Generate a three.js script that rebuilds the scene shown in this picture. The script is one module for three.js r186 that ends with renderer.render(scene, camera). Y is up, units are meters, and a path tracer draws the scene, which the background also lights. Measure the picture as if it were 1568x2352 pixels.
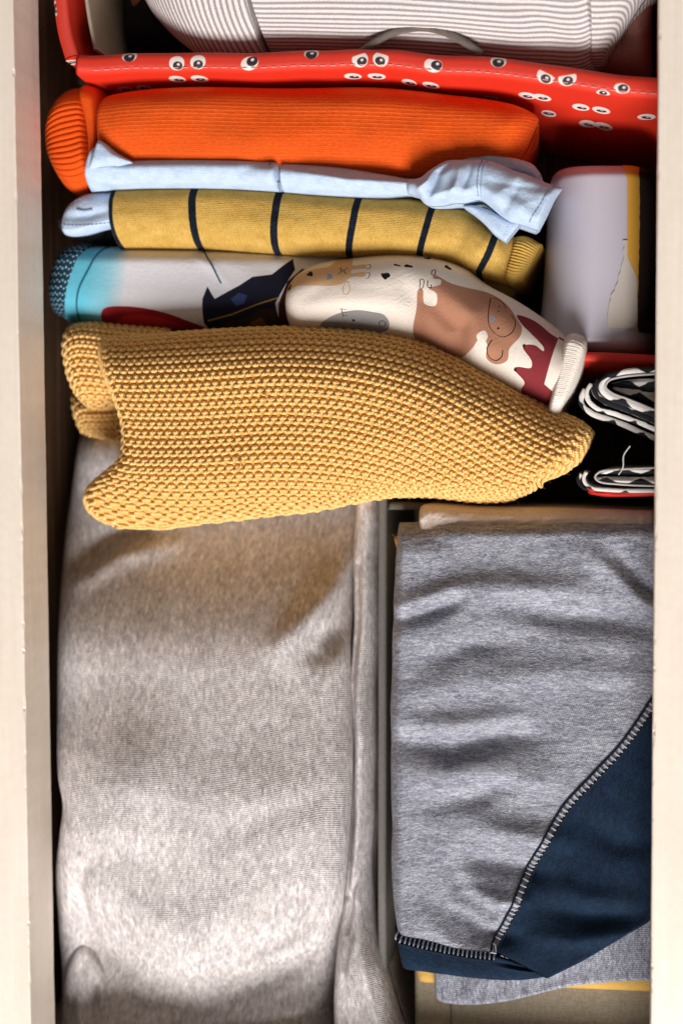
import * as THREE from 'three';
import { ImprovedNoise } from 'three/addons/math/ImprovedNoise.js';
import { mergeGeometries } from 'three/addons/utils/BufferGeometryUtils.js';
import { RectAreaLightUniformsLib } from 'three/addons/lights/RectAreaLightUniformsLib.js';

// ------------------------------------------------------------------ camera, light, exposure
const scene = new THREE.Scene();
const RIM = 0.18;                                   // top of the drawer sides above the drawer's underside
const camera = new THREE.PerspectiveCamera(39.6, 682 / 1024, 0.05, 12);
camera.position.set(0, RIM + 0.70, 0);
camera.up.set(0, 0, -1);
camera.lookAt(-0.204, RIM + 0.70 - 1, 0.0585);
camera.rotateZ(-0.0044);
camera.updateMatrixWorld(true);
camera.focus = 0.735;
camera.userData.fStop = 3.4;

RectAreaLightUniformsLib.init();
const windowLight = new THREE.RectAreaLight(new THREE.Color(1.0, 0.965, 0.945), 23, 1.45, 1.3);
windowLight.name = 'window_light';
windowLight.position.set(0.24, 1.84, 2.24);
windowLight.lookAt(-0.14, 0.13, 0.05);
scene.add(windowLight);
scene.background = new THREE.Color().setRGB(0.180, 0.150, 0.130);   // dim warm room all round

const renderer = new THREE.WebGLRenderer({ antialias: true });
renderer.setSize(682, 1024);
renderer.toneMapping = THREE.LinearToneMapping;
renderer.toneMappingExposure = 1.0;
renderer.shadowMap.enabled = true;

// ------------------------------------------------------------------ helpers
let seed = 20240;
const rnd = () => { seed = (seed + 0x6D2B79F5) | 0; let t = Math.imul(seed ^ (seed >>> 15), 1 | seed); t = (t + Math.imul(t ^ (t >>> 7), 61 | t)) ^ t; return ((t ^ (t >>> 14)) >>> 0) / 4294967296; };
const noiseGen = new ImprovedNoise();
const noise = (x, y, z = 0.37) => noiseGen.noise(x + 31.7, y + 11.3, z);
const clamp = (x, a = 0, b = 1) => Math.min(b, Math.max(a, x));
const lerp = (a, b, t) => a + (b - a) * t;
const smooth = (a, b, x) => { const t = clamp((x - a) / (b - a)); return t * t * (3 - 2 * t); };
const TAN = Math.tan(THREE.MathUtils.degToRad(39.6 / 2)), ASP = 682 / 1024;
// plan coordinates (a 1568 x 2352 grid over the open drawer) -> metres at height h
function P(x, y, h) {
  const d = new THREE.Vector3((x / 784 - 1) * TAN * ASP, (1 - y / 1176) * TAN, -1).applyQuaternion(camera.quaternion);
  const t = (h - camera.position.y) / d.y;
  return new THREE.Vector3(d.x * t, h, d.z * t);
}
const mpp = (h) => (RIM + 0.70 - h) / 3266 * 1.02;

function spline(pts) {
  if (pts.length === 2) return (t) => [lerp(pts[0][0], pts[1][0], t), lerp(pts[0][1], pts[1][1], t)];
  const c = new THREE.CatmullRomCurve3(pts.map((p) => new THREE.Vector3(p[0], p[1], 0)), false, 'centripetal');
  c.arcLengthDivisions = 300;
  return (t) => { const p = c.getPointAt(clamp(t)); return [p.x, p.y]; };
}
// sum of soft creases: each [points, width, amplitude]
function creases(list) {
  const segs = list.map(([pts, w, a]) => ({ pts, w, a }));
  return (x, y) => {
    let s = 0;
    for (const { pts, w, a } of segs) {
      let best = 1e9, end = 0;
      for (let i = 0; i < pts.length - 1; i++) {
        const [x0, y0] = pts[i], [x1, y1] = pts[i + 1], dx = x1 - x0, dy = y1 - y0;
        const t = clamp(((x - x0) * dx + (y - y0) * dy) / (dx * dx + dy * dy));
        const d = Math.hypot(x - x0 - dx * t, y - y0 - dy * t);
        if (d < best) { best = d; end = (i + t) / (pts.length - 1); }
      }
      if (best < 3 * w) s += a * Math.exp(-(best * best) / (w * w)) * Math.pow(Math.sin(Math.PI * (0.12 + 0.76 * end)), 0.8);
    }
    return s;
  };
}
const tuple = (n, k) => Array.from({ length: n }, (_, i) => { const t = i / (n - 1); return t - k * Math.sin(2 * Math.PI * t) / (2 * Math.PI); });

// A soft folded body: plan outline between two edge curves a and b, a top surface at height h with rounded edges, sides down to yBot.
function pillow(o) {
  const A = spline(o.a), B = spline(o.b);
  const href = o.href ?? (typeof o.h === 'number' ? o.h - (o.D ?? 0.01) * 0.35 : 0.13);
  const hrf = typeof href === 'function' ? href : () => href;
  const m = mpp(typeof href === 'function' ? 0.13 : href), D = o.D ?? 0.01, k = o.corner ?? 0.0, cp = o.cornerPow ?? 8;
  const R = { a: 0.008, b: 0.008, l: 0.008, r: 0.008, ...(o.R || {}) };
  const nu = o.nu ?? 120, nv = o.nv ?? 60;
  const hf = typeof o.h === 'function' ? o.h : () => o.h;
  const aMid = A(0.5), bMid = B(0.5), a0 = A(0), a1 = A(1), b0 = B(0), b1 = B(1);
  const lenU = 0.5 * (Math.hypot(a1[0] - a0[0], a1[1] - a0[1]) + Math.hypot(b1[0] - b0[0], b1[1] - b0[1])) * m;
  const lenV = Math.hypot(aMid[0] - bMid[0], aMid[1] - bMid[1]) * m;
  function plan(u0, v0) {
    let u = u0, v = v0;
    if (k) { const s = 2 * u - 1, t = 2 * v - 1, q = k * Math.pow(Math.abs(s * t), cp); u = (s * (1 - q) + 1) / 2; v = (t * (1 - q) + 1) / 2; }
    const p = A(u), q = B(u);
    let x = lerp(p[0], q[0], v), y = lerp(p[1], q[1], v);
    if (o.l) { const f = o.l(v), w = Math.pow(1 - u, o.lp ?? 4); x += f[0] * w; y += f[1] * w; }
    if (o.r) { const f = o.r(v), w = Math.pow(u, o.rp ?? 4); x += f[0] * w; y += f[1] * w; }
    return [x, y];
  }
  const arc = (q) => Math.sqrt(Math.max(0, 1 - (1 - q) * (1 - q)));
  function at(u, v) {
    const [x, y] = plan(u, v), p = A(u), q = B(u);
    const wv = Math.max(1e-4, Math.hypot(p[0] - q[0], p[1] - q[1]) * m);
    let f = 1;
    if (R.a) f *= arc(clamp(v * wv / R.a)); if (R.b) f *= arc(clamp((1 - v) * wv / R.b));
    if (R.l) f *= arc(clamp(u * lenU / R.l)); if (R.r) f *= arc(clamp((1 - u) * lenU / R.r));
    const w = P(x, y, hrf(x, y));
    let h = hf(x, y, u, v) - D * (1 - f);
    if (o.disp) h += o.disp(x, y, u, v, w) * (0.25 + 0.75 * f);
    if (o.push) { const d = o.push(x, y, u, v, w); w.x += d[0]; w.z += d[1]; }
    w.y = h; return w;
  }
  const us = tuple(nu, o.ku ?? 0.7), vs = tuple(nv, o.kv ?? 0.7);
  const pos = [], uv = [], idx = [];
  const grid = us.map((u) => vs.map((v) => at(u, v)));
  const su = us.map(() => new Array(nv).fill(0)), sv = us.map(() => new Array(nv).fill(0));
  for (let i = 0; i < nu; i++) for (let j = 0; j < nv; j++) {
    if (i) su[i][j] = su[i - 1][j] + grid[i][j].distanceTo(grid[i - 1][j]);
    if (j) sv[i][j] = sv[i][j - 1] + grid[i][j].distanceTo(grid[i][j - 1]);
  }
  const jm = nv >> 1;
  for (let i = 0; i < nu; i++) for (let j = 0; j < nv; j++) {
    const g = grid[i][j]; pos.push(g.x, g.y, g.z);
    if (o.uvNorm) uv.push(us[i], vs[j]);
    else uv.push(lerp(su[i][jm], su[i][j], 0.35), sv[i][j] - sv[i][jm]);
  }
  for (let i = 0; i < nu - 1; i++) for (let j = 0; j < nv - 1; j++) {
    const a = i * nv + j, b = a + 1, c = a + nv, d = c + 1;
    idx.push(a, b, c, b, d, c);
  }
  const yBot = o.yBot ?? 0.014;
  if (!o.open) {
    const loop = [];
    for (let i = 0; i < nu; i++) loop.push(i * nv);
    for (let j = 1; j < nv; j++) loop.push((nu - 1) * nv + j);
    for (let i = nu - 2; i >= 0; i--) loop.push(i * nv + nv - 1);
    for (let j = nv - 2; j > 0; j--) loop.push(j);
    const cx = loop.reduce((s, q) => s + pos[q * 3], 0) / loop.length, cz = loop.reduce((s, q) => s + pos[q * 3 + 2], 0) / loop.length;
    let prev = loop; const ins = o.inset ?? 0.06;
    for (const t of [0.3, 0.65, 1]) {
      const cur = [];
      for (const q of loop) {
        const e = ins * t, x = pos[q * 3], y = pos[q * 3 + 1], z = pos[q * 3 + 2];
        cur.push(pos.length / 3);
        const yy = lerp(y, Math.min(y, yBot), t);
        pos.push(lerp(x, cx, e), yy, lerp(z, cz, e));
        uv.push(uv[q * 2], uv[q * 2 + 1] + (o.uvNorm ? 0 : (y - yy)));
      }
      for (let i = 0; i < loop.length; i++) { const n = (i + 1) % loop.length; idx.push(prev[i], cur[i], prev[n], prev[n], cur[i], cur[n]); }
      prev = cur;
    }
    const c0 = pos.length / 3; pos.push(cx, yBot, cz); uv.push(0, 0);
    for (let i = 0; i < loop.length; i++) idx.push(prev[i], c0, prev[(i + 1) % loop.length]);
  }
  const g = new THREE.BufferGeometry();
  g.setAttribute('position', new THREE.Float32BufferAttribute(pos, 3));
  g.setAttribute('uv', new THREE.Float32BufferAttribute(uv, 2));
  g.setIndex(idx); 
  // face outwards
  g.computeVertexNormals();
  const mid = (nu >> 1) * nv + (nv >> 1);
  if (g.attributes.normal.getY(mid) < 0) { for (let i = 0; i < idx.length; i += 3) { const t = idx[i]; idx[i] = idx[i + 1]; idx[i + 1] = t; } g.setIndex(idx); g.computeVertexNormals(); }
  function normal(u, v) {
    const e = 0.004, p = at(clamp(u + e), v).sub(at(clamp(u - e), v)), q = at(u, clamp(v + e)).sub(at(u, clamp(v - e)));
    const n = p.cross(q).normalize(); if (n.y < 0) n.negate(); return n;
  }
  function inverse(x, y) {
    let bu = 0.5, bv = 0.5, bd = 1e12;
    for (let i = 0; i <= 40; i++) for (let j = 0; j <= 20; j++) { const p = plan(i / 40, j / 20), d = (p[0] - x) ** 2 + (p[1] - y) ** 2; if (d < bd) { bd = d; bu = i / 40; bv = j / 20; } }
    for (let n = 0; n < 5; n++) {
      const e = 0.003, p = plan(bu, bv), pu = plan(bu + e, bv), pv = plan(bu, bv + e);
      const a = (pu[0] - p[0]) / e, b = (pv[0] - p[0]) / e, c = (pu[1] - p[1]) / e, d = (pv[1] - p[1]) / e, det = a * d - b * c;
      if (Math.abs(det) < 1e-6) break;
      const rx = x - p[0], ry = y - p[1];
      bu = clamp(bu + clamp((d * rx - b * ry) / det, -0.05, 0.05)); bv = clamp(bv + clamp((-c * rx + a * ry) / det, -0.05, 0.05));
    }
    return [bu, bv];
  }
  return { geo: g, at, normal, inverse, plan, lenU, lenV };
}

// A standing fabric wall along a plan curve.
function wall(o) {
  const C = spline(o.path), n = o.n ?? 120, th = o.th ?? 0.005, yBot = o.yBot ?? 0.014;
  const pts = []; for (let i = 0; i < n; i++) { const q = C(i / (n - 1)); pts.push(P(q[0], q[1], o.href ?? o.h)); }
  const S = [0]; for (let i = 1; i < n; i++) S.push(S[i - 1] + Math.hypot(pts[i].x - pts[i - 1].x, pts[i].z - pts[i - 1].z));
  const nor = pts.map((p, i) => { const a = pts[Math.max(0, i - 1)], b = pts[Math.min(n - 1, i + 1)], dx = b.x - a.x, dz = b.z - a.z, l = Math.hypot(dx, dz) || 1; return [-dz / l, dx / l]; });
  const hf = typeof o.h === 'function' ? o.h : () => o.h;
  const prof = (hT) => {   // [offset, y] from inner foot, over the top, down the outer face
    const r = Math.min(th * 0.42, 0.004), L = [];
    for (const t of [0, 0.3, 0.6, 0.85]) L.push([0, lerp(yBot, hT - r, t)]);
    for (let i = 0; i <= 5; i++) { const a = Math.PI - i / 5 * Math.PI / 2; L.push([r + r * Math.cos(a), hT - r + r * Math.sin(a)]); }
    for (let i = 0; i <= 5; i++) { const a = Math.PI / 2 - i / 5 * Math.PI / 2; L.push([th - r + r * Math.cos(a), hT - r + r * Math.sin(a)]); }
    for (let i = 1; i <= 14; i++) L.push([th + (o.flare ?? 0) * (i / 14), lerp(hT - r, yBot, i / 14)]);
    return L;
  };
  const pos = [], uv = [], idx = []; let T = 0, tTop = 0, np = 0;
  for (let i = 0; i < n; i++) {
    const L = prof(hf(i / (n - 1))); np = L.length; let t = 0;
    L.forEach(([off, y], j) => {
      if (j) t += Math.hypot(off - L[j - 1][0], y - L[j - 1][1]);
      if (j === 7 && !i) tTop = t;
      const w = (o.wave ? o.wave(S[i], y) : 0);
      pos.push(pts[i].x + nor[i][0] * (off + w), y, pts[i].z + nor[i][1] * (off + w)); uv.push(S[i], t);
    });
    if (!i) T = t;
  }
  for (let i = 0; i < n - 1; i++) for (let j = 0; j < np - 1; j++) { const a = i * np + j, b = a + 1, c = a + np, d = c + 1; idx.push(a, c, b, b, c, d); }
  for (const e of [0, n - 1]) for (let j = 0; j < (np >> 1); j++) { const a = e * np + j, b = a + 1, d = e * np + np - 1 - j, c = d - 1; if (b < c) idx.push(a, b, d, b, c, d); }
  if (o.uvNorm) for (let i = 0; i < uv.length; i += 2) { uv[i] /= S[n - 1]; uv[i + 1] /= T; }
  const g = new THREE.BufferGeometry();
  g.setAttribute('position', new THREE.Float32BufferAttribute(pos, 3)); g.setAttribute('uv', new THREE.Float32BufferAttribute(uv, 2)); g.setIndex(idx); g.computeVertexNormals();
  const at = (s, off, y) => { const f = clamp(s) * (n - 1), i = Math.min(n - 2, Math.floor(f)), t = f - i, w = o.wave ? o.wave(lerp(S[i], S[i + 1], t), y) : 0, k = off + w;
    return new THREE.Vector3(lerp(pts[i].x + nor[i][0] * k, pts[i + 1].x + nor[i + 1][0] * k, t), y, lerp(pts[i].z + nor[i][1] * k, pts[i + 1].z + nor[i + 1][1] * k, t)); };
  return { geo: g, at, len: S[n - 1], T, tTop, sOfX: (x) => { let b = 0, bd = 1e9; for (let i = 0; i <= 400; i++) { const d = Math.abs(C(i / 400)[0] - x); if (d < bd) { bd = d; b = i / 400; } } return b; } };
}

// a tube through points with its own frame; flat < 1 squashes it against the surface
function tube(points, r, rad = 6, closedEnds = true, ups = null, flat = 1) {
  const n = points.length, pos = [], nor = [], uv = [], idx = []; let s = 0;
  const T = new THREE.Vector3(), U = new THREE.Vector3(), V = new THREE.Vector3();
  for (let i = 0; i < n; i++) {
    T.subVectors(points[Math.min(n - 1, i + 1)], points[Math.max(0, i - 1)]).normalize();
    U.copy(ups ? ups[i] : new THREE.Vector3(0, 1, 0.02)); U.addScaledVector(T, -U.dot(T)).normalize(); V.crossVectors(T, U);
    if (i) s += points[i].distanceTo(points[i - 1]);
    const rr = typeof r === 'function' ? r(i / (n - 1)) : r;
    for (let j = 0; j <= rad; j++) {
      const a = j / rad * Math.PI * 2, c = Math.cos(a), d = Math.sin(a);
      const nx = U.x * c + V.x * d, ny = U.y * c + V.y * d, nz = U.z * c + V.z * d;
      pos.push(points[i].x + (U.x * c * flat + V.x * d) * rr, points[i].y + (U.y * c * flat + V.y * d) * rr, points[i].z + (U.z * c * flat + V.z * d) * rr);
      nor.push(nx, ny, nz); uv.push(s, j / rad);
    }
  }
  const q = rad + 1;
  for (let i = 0; i < n - 1; i++) for (let j = 0; j < rad; j++) { const a = i * q + j, b = a + 1, c = a + q, d = c + 1; idx.push(a, b, c, b, d, c); }
  if (closedEnds) for (const [e, f] of [[0, 1], [n - 1, 0]]) for (let j = 1; j < rad - 1; j++) f ? idx.push(e * q, e * q + j + 1, e * q + j) : idx.push(e * q, e * q + j, e * q + j + 1);
  const g = new THREE.BufferGeometry();
  g.setAttribute('position', new THREE.Float32BufferAttribute(pos, 3)); g.setAttribute('normal', new THREE.Float32BufferAttribute(nor, 3)); g.setAttribute('uv', new THREE.Float32BufferAttribute(uv, 2)); g.setIndex(idx);
  return g;
}
// stitches along plan points lying on a soft body
function seamLine(S, pts, { r = 0.0004, lift = 0.0002, n = 60, dash = 0 } = {}) {
  const C = spline(pts), out = [], up = [];
  for (let i = 0; i <= n; i++) { const q = C(i / n), [u, v] = S.inverse(q[0], q[1]), N = S.normal(u, v); out.push(S.at(u, v).addScaledVector(N, lift)); up.push(N); }
  if (!dash) return tube(out, r, 6, true, up);
  const gs = []; let acc = 0, cur = [], cu = [], on = true;
  for (let i = 0; i < out.length; i++) {
    if (i) acc += out[i].distanceTo(out[i - 1]);
    if (on) { cur.push(out[i]); cu.push(up[i]); }
    if (acc > (on ? dash : dash * 0.55)) { if (on && cur.length > 1) gs.push(tube(cur, r, 5, true, cu)); cur = []; cu = []; on = !on; acc = 0; if (on) { cur.push(out[i]); cu.push(up[i]); } }
  }
  if (cur.length > 1) gs.push(tube(cur, r, 5, true, cu));
  return mergeGeometries(gs);
}

function group(name, label, category, grp) {
  const g = new THREE.Group(); g.name = name; g.userData = { label, category }; if (grp) g.userData.group = grp; scene.add(g); return g;
}
function part(name, geo, material, parent, stuff) {
  const m = new THREE.Mesh(geo, material); m.name = name; m.castShadow = m.receiveShadow = true; if (stuff) m.userData.kind = 'stuff'; (parent || scene).add(m); return m;
}

// ------------------------------------------------------------------ textures
function dataTex(w, h, fn, srgb = true) {
  const d = new Uint8Array(w * h * 4);
  for (let y = 0; y < h; y++) for (let x = 0; x < w; x++) { const c = fn(x, y), i = (y * w + x) * 4; for (let k = 0; k < 3; k++) d[i + k] = clamp(Math.round((c.length ? c[k] : c) * 255), 0, 255); d[i + 3] = 255; }
  const t = new THREE.DataTexture(d, w, h); t.wrapS = t.wrapT = THREE.RepeatWrapping; t.magFilter = THREE.LinearFilter; t.minFilter = THREE.LinearFilter; if (srgb) t.colorSpace = THREE.SRGBColorSpace; t.needsUpdate = true; return t;
}
function streaks(w, h, bx, by) {       // wrapped noise, box-blurred by bx, by twice, unit variance
  let a = new Float32Array(w * h); for (let i = 0; i < a.length; i++) a[i] = rnd() - 0.5;
  const blur = (src, r, horiz) => {
    if (r < 1) return src; const o = new Float32Array(w * h), N = horiz ? w : h, M = horiz ? h : w, ix = horiz ? (i, j) => j * w + i : (i, j) => i * w + j;
    for (let j = 0; j < M; j++) { let s = 0; for (let i = -r; i <= r; i++) s += src[ix((i + N) % N, j)]; for (let i = 0; i < N; i++) { o[ix(i, j)] = s; s += src[ix((i + r + 1) % N, j)] - src[ix((i - r + N) % N, j)]; } }
    return o;
  };
  for (let k = 0; k < 2; k++) { a = blur(a, bx, true); a = blur(a, by, false); }
  let m = 0, v = 0; for (const x of a) m += x; m /= a.length; for (const x of a) v += (x - m) ** 2; v = Math.sqrt(v / a.length);
  for (let i = 0; i < a.length; i++) a[i] = (a[i] - m) / v; return a;
}
const scaled = (t, tx, ty = tx) => { t.repeat.set(1 / tx, 1 / ty); return t; };
function heather(dark, light, w, h, layers, tile) {   // layers: [bx, by, weight]; colours are sRGB 0..1
  const L = layers.map(([bx, by, k]) => [streaks(w, h, bx, by), k]);
  return scaled(dataTex(w, h, (x, y) => { let s = 0; for (const [a, k] of L) s += a[y * w + x] * k; const t = clamp(0.5 + s); return [0, 1, 2].map((i) => lerp(dark[i], light[i], t)); }), tile);
}
function canvasTex(w, h, draw) {
  const c = document.createElement('canvas'); c.width = w; c.height = h; const g = c.getContext('2d'); draw(g, w, h);
  const t = new THREE.CanvasTexture(c); t.colorSpace = THREE.SRGBColorSpace; t.flipY = false; return t;
}
// fine cloth relief: knit/weave bump tile
const weaveBump = scaled(dataTex(256, 256, (() => { const f = streaks(256, 256, 1, 1), c = streaks(256, 256, 5, 5); return (x, y) => clamp(0.5 + 0.22 * Math.sin(x * Math.PI / 4) * Math.cos(y * Math.PI / 4) + f[y * 256 + x] * 0.10 + c[y * 256 + x] * 0.05); })(), false), 0.03);
const jerseyBump = scaled(dataTex(256, 256, (() => { const f = streaks(256, 256, 1, 2), c = streaks(256, 256, 6, 6); return (x, y) => clamp(0.5 + 0.2 * Math.sin(y * Math.PI / 4 + Math.sin(x * Math.PI / 8)) + f[y * 256 + x] * 0.12 + c[y * 256 + x] * 0.06); })(), false), 0.034);
const lineBump = scaled(dataTex(64, 256, (() => { const f = streaks(64, 256, 3, 0), c = streaks(64, 256, 1, 1); return (x, y) => { const p = (y % 32) / 32; return clamp(0.55 + 0.35 * Math.exp(-Math.pow((p - 0.5) / 0.16, 2)) - 0.12 * Math.sin(p * Math.PI * 8) + f[y * 64 + x] * 0.08 + c[y * 64 + x] * 0.06); }; })(), false), 0.016, 0.016);
function cloth(color, { map, bump = jerseyBump, bs = 0.0003, sheen = 0.25, rough = 0.9, sheenColor } = {}) {
  const m = new THREE.MeshPhysicalMaterial({ color: map ? 0xffffff : new THREE.Color().setRGB(...color), roughness: rough, specularIntensity: 0.35, sheen, sheenRoughness: 0.55, sheenColor: new THREE.Color().setRGB(...(sheenColor || color)), side: THREE.DoubleSide });
  if (map) m.map = map; if (bump) { m.bumpMap = bump; m.bumpScale = bs; }
  return m;
}
const wrinkle = (f, a, sx = 1, sz = 1, off = 0) => (x, y, u, v, w) => a * (noise(w.x * f * sx + off, w.z * f * sz + off) + 0.5 * noise(w.x * f * 2.1 * sx + off + 7, w.z * f * 2.1 * sz + off));

// ------------------------------------------------------------------ the drawer
{
  const drawer = group('drawer', 'cream painted wooden drawer holding all the folded clothes', 'drawer');
  const brush = (() => { const a = streaks(128, 1024, 1, 40), b = streaks(128, 1024, 2, 2), c = streaks(128, 1024, 14, 60); return [scaled(dataTex(128, 1024, (x, y) => { const i = y * 128 + x, t = 0.004 * a[i] + 0.004 * b[i] + 0.007 * c[i]; return [0.915 + t, 0.870 + t, 0.812 + t * 1.2]; }), 0.06, 0.5), scaled(dataTex(128, 1024, (x, y) => clamp(0.5 + 0.2 * a[y * 128 + x] + 0.06 * b[y * 128 + x]), false), 0.06, 0.5)]; })();
  const paint = new THREE.MeshPhysicalMaterial({ map: brush[0], bumpMap: brush[1], bumpScale: 0.00006, roughness: 0.42, clearcoat: 0.1, clearcoatRoughness: 0.5 });
  const xl = P(50, 1176, RIM).x, xr = P(1503, 1176, RIM).x, z0 = P(784, -260, RIM).z, z1 = P(784, 2400, 0.10).z;
  function profile(list, r, inner) {           // [x, y] polygon extruded along z with softened corners
    const s = new THREE.Shape(); const n = list.length;
    list.forEach((p, i) => {
      const a = list[(i + n - 1) % n], b = list[(i + 1) % n], rr = p[2] ?? r;
      const da = Math.hypot(a[0] - p[0], a[1] - p[1]), db = Math.hypot(b[0] - p[0], b[1] - p[1]);
      const p0 = [p[0] + (a[0] - p[0]) / da * rr, p[1] + (a[1] - p[1]) / da * rr], p1 = [p[0] + (b[0] - p[0]) / db * rr, p[1] + (b[1] - p[1]) / db * rr];
      if (!i) s.moveTo(...p0); else s.lineTo(...p0); s.quadraticCurveTo(p[0], p[1], p1[0], p1[1]);
    });
    const g = new THREE.ExtrudeGeometry(s, { depth: z1 - z0, bevelEnabled: false, steps: 420, curveSegments: 5 }); g.translate(0, 0, z0);
    const q = g.attributes.position, uv = g.attributes.uv;
    for (let i = 0; i < q.count; i++) {
      const x = q.getX(i), y = q.getY(i), z = q.getZ(i);
      q.setX(i, x + 0.00025 * noise(z * 22, y * 30) + 0.0001 * noise(z * 160, y * 60)); q.setY(i, y + 0.0002 * noise(z * 30, x * 40 + 9) );
      if (Math.abs(x - inner) < 0.00125 && y > RIM - 0.00125) { const nick = Math.max(0, noise(z * 90, 4) - 0.32) + 0.8 * Math.max(0, noise(z * 380, 1) - 0.4); q.setY(i, q.getY(i) - 0.0014 * nick); q.setX(i, q.getX(i) + Math.sign(inner + 0.13) * 0.0012 * nick); }
      uv.setXY(i, x + y * 1.0, z);
    }
    g.computeVertexNormals(); return g;
  }
  const rail = 0.033, back = 0.030, t = 0.042;
  const shadeBrown = (() => { const a = streaks(128, 512, 1, 30), b = streaks(128, 512, 3, 60), c = streaks(128, 512, 0, 3); return new THREE.MeshStandardMaterial({ map: scaled(dataTex(128, 512, (x, y) => { const k = y * 128 + x, n = 0.03 * a[k] + 0.03 * b[k] + 0.015 * c[k]; return [0.40 + n, 0.29 + n * 0.9, 0.20 + n * 0.7]; }), 0.05, 0.3), roughness: 0.7 }); })();  // grained brown, kept dark so the shade under the rail is in the colour
  const top = (x, s) => profile([[x, RIM, 0.0013], [x, RIM - rail, 0.001], [x + s * t, RIM - rail, 0.0005], [x + s * t, RIM, 0.0015]], 0.001, x);
  const low = (x, s) => profile([[x + s * back, RIM - rail - 0.0003, 0.0003], [x + s * back, 0.0125, 0.0003], [x + s * t, 0.0125, 0.0003], [x + s * t, RIM - rail - 0.0003, 0.0003]], 0.001, 9);
  for (const [x, sg] of [[xl, -1], [xr, 1]]) { part('top_rail', top(x, sg), paint, drawer); part('side_panel', low(x, sg), shadeBrown, drawer).userData.label = 'wooden side below the cream rail, coloured dark brown to stand in for shade'; }
  const slab = (w, h, d, x, y, z) => { const g = new THREE.BoxGeometry(w, h, d); g.translate(x, y, z); return g; };
  const cx = (xl + xr) / 2, W = xr - xl + 2 * t;
  part('base_panel', slab(W, 0.012, z1 - z0, cx, 0.006, (z0 + z1) / 2), shadeBrown, drawer);  // same dark brown, painting in the shade of the deep gaps
  part('front_panel', slab(W + 0.01, 0.158, 0.02, cx, 0.0810, z1 + 0.0105), paint, drawer);
  part('back_panel', slab(W, 0.17, 0.014, cx, 0.0855, z0 - 0.0075), paint, drawer);
}

// ------------------------------------------------------------------ red storage box printed with eyes
const redWeave = (() => { const a = streaks(256, 256, 3, 0), b = streaks(256, 256, 0, 3); return scaled(dataTex(256, 256, (x, y) => clamp(0.5 + 0.25 * Math.sin((x + y) * Math.PI / 4) + 0.07 * a[y * 256 + x] + 0.07 * b[y * 256 + x]), false), 0.03); })();
const RED = [0.70, 0.030, 0.014];
const satin = (map, bump = redWeave) => { const m = new THREE.MeshPhysicalMaterial({ color: map ? 0xffffff : new THREE.Color().setRGB(...RED), roughness: 0.5, sheen: 0.25, sheenRoughness: 0.4, sheenColor: new THREE.Color().setRGB(0.7, 0.2, 0.12), side: THREE.DoubleSide }); if (map) m.map = map; if (bump) { m.bumpMap = bump; m.bumpScale = 0.00022; } return m; };
const linen = cloth([0.42, 0.36, 0.28], { bump: weaveBump, bs: 0.0004, sheen: 0.1 });
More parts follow.
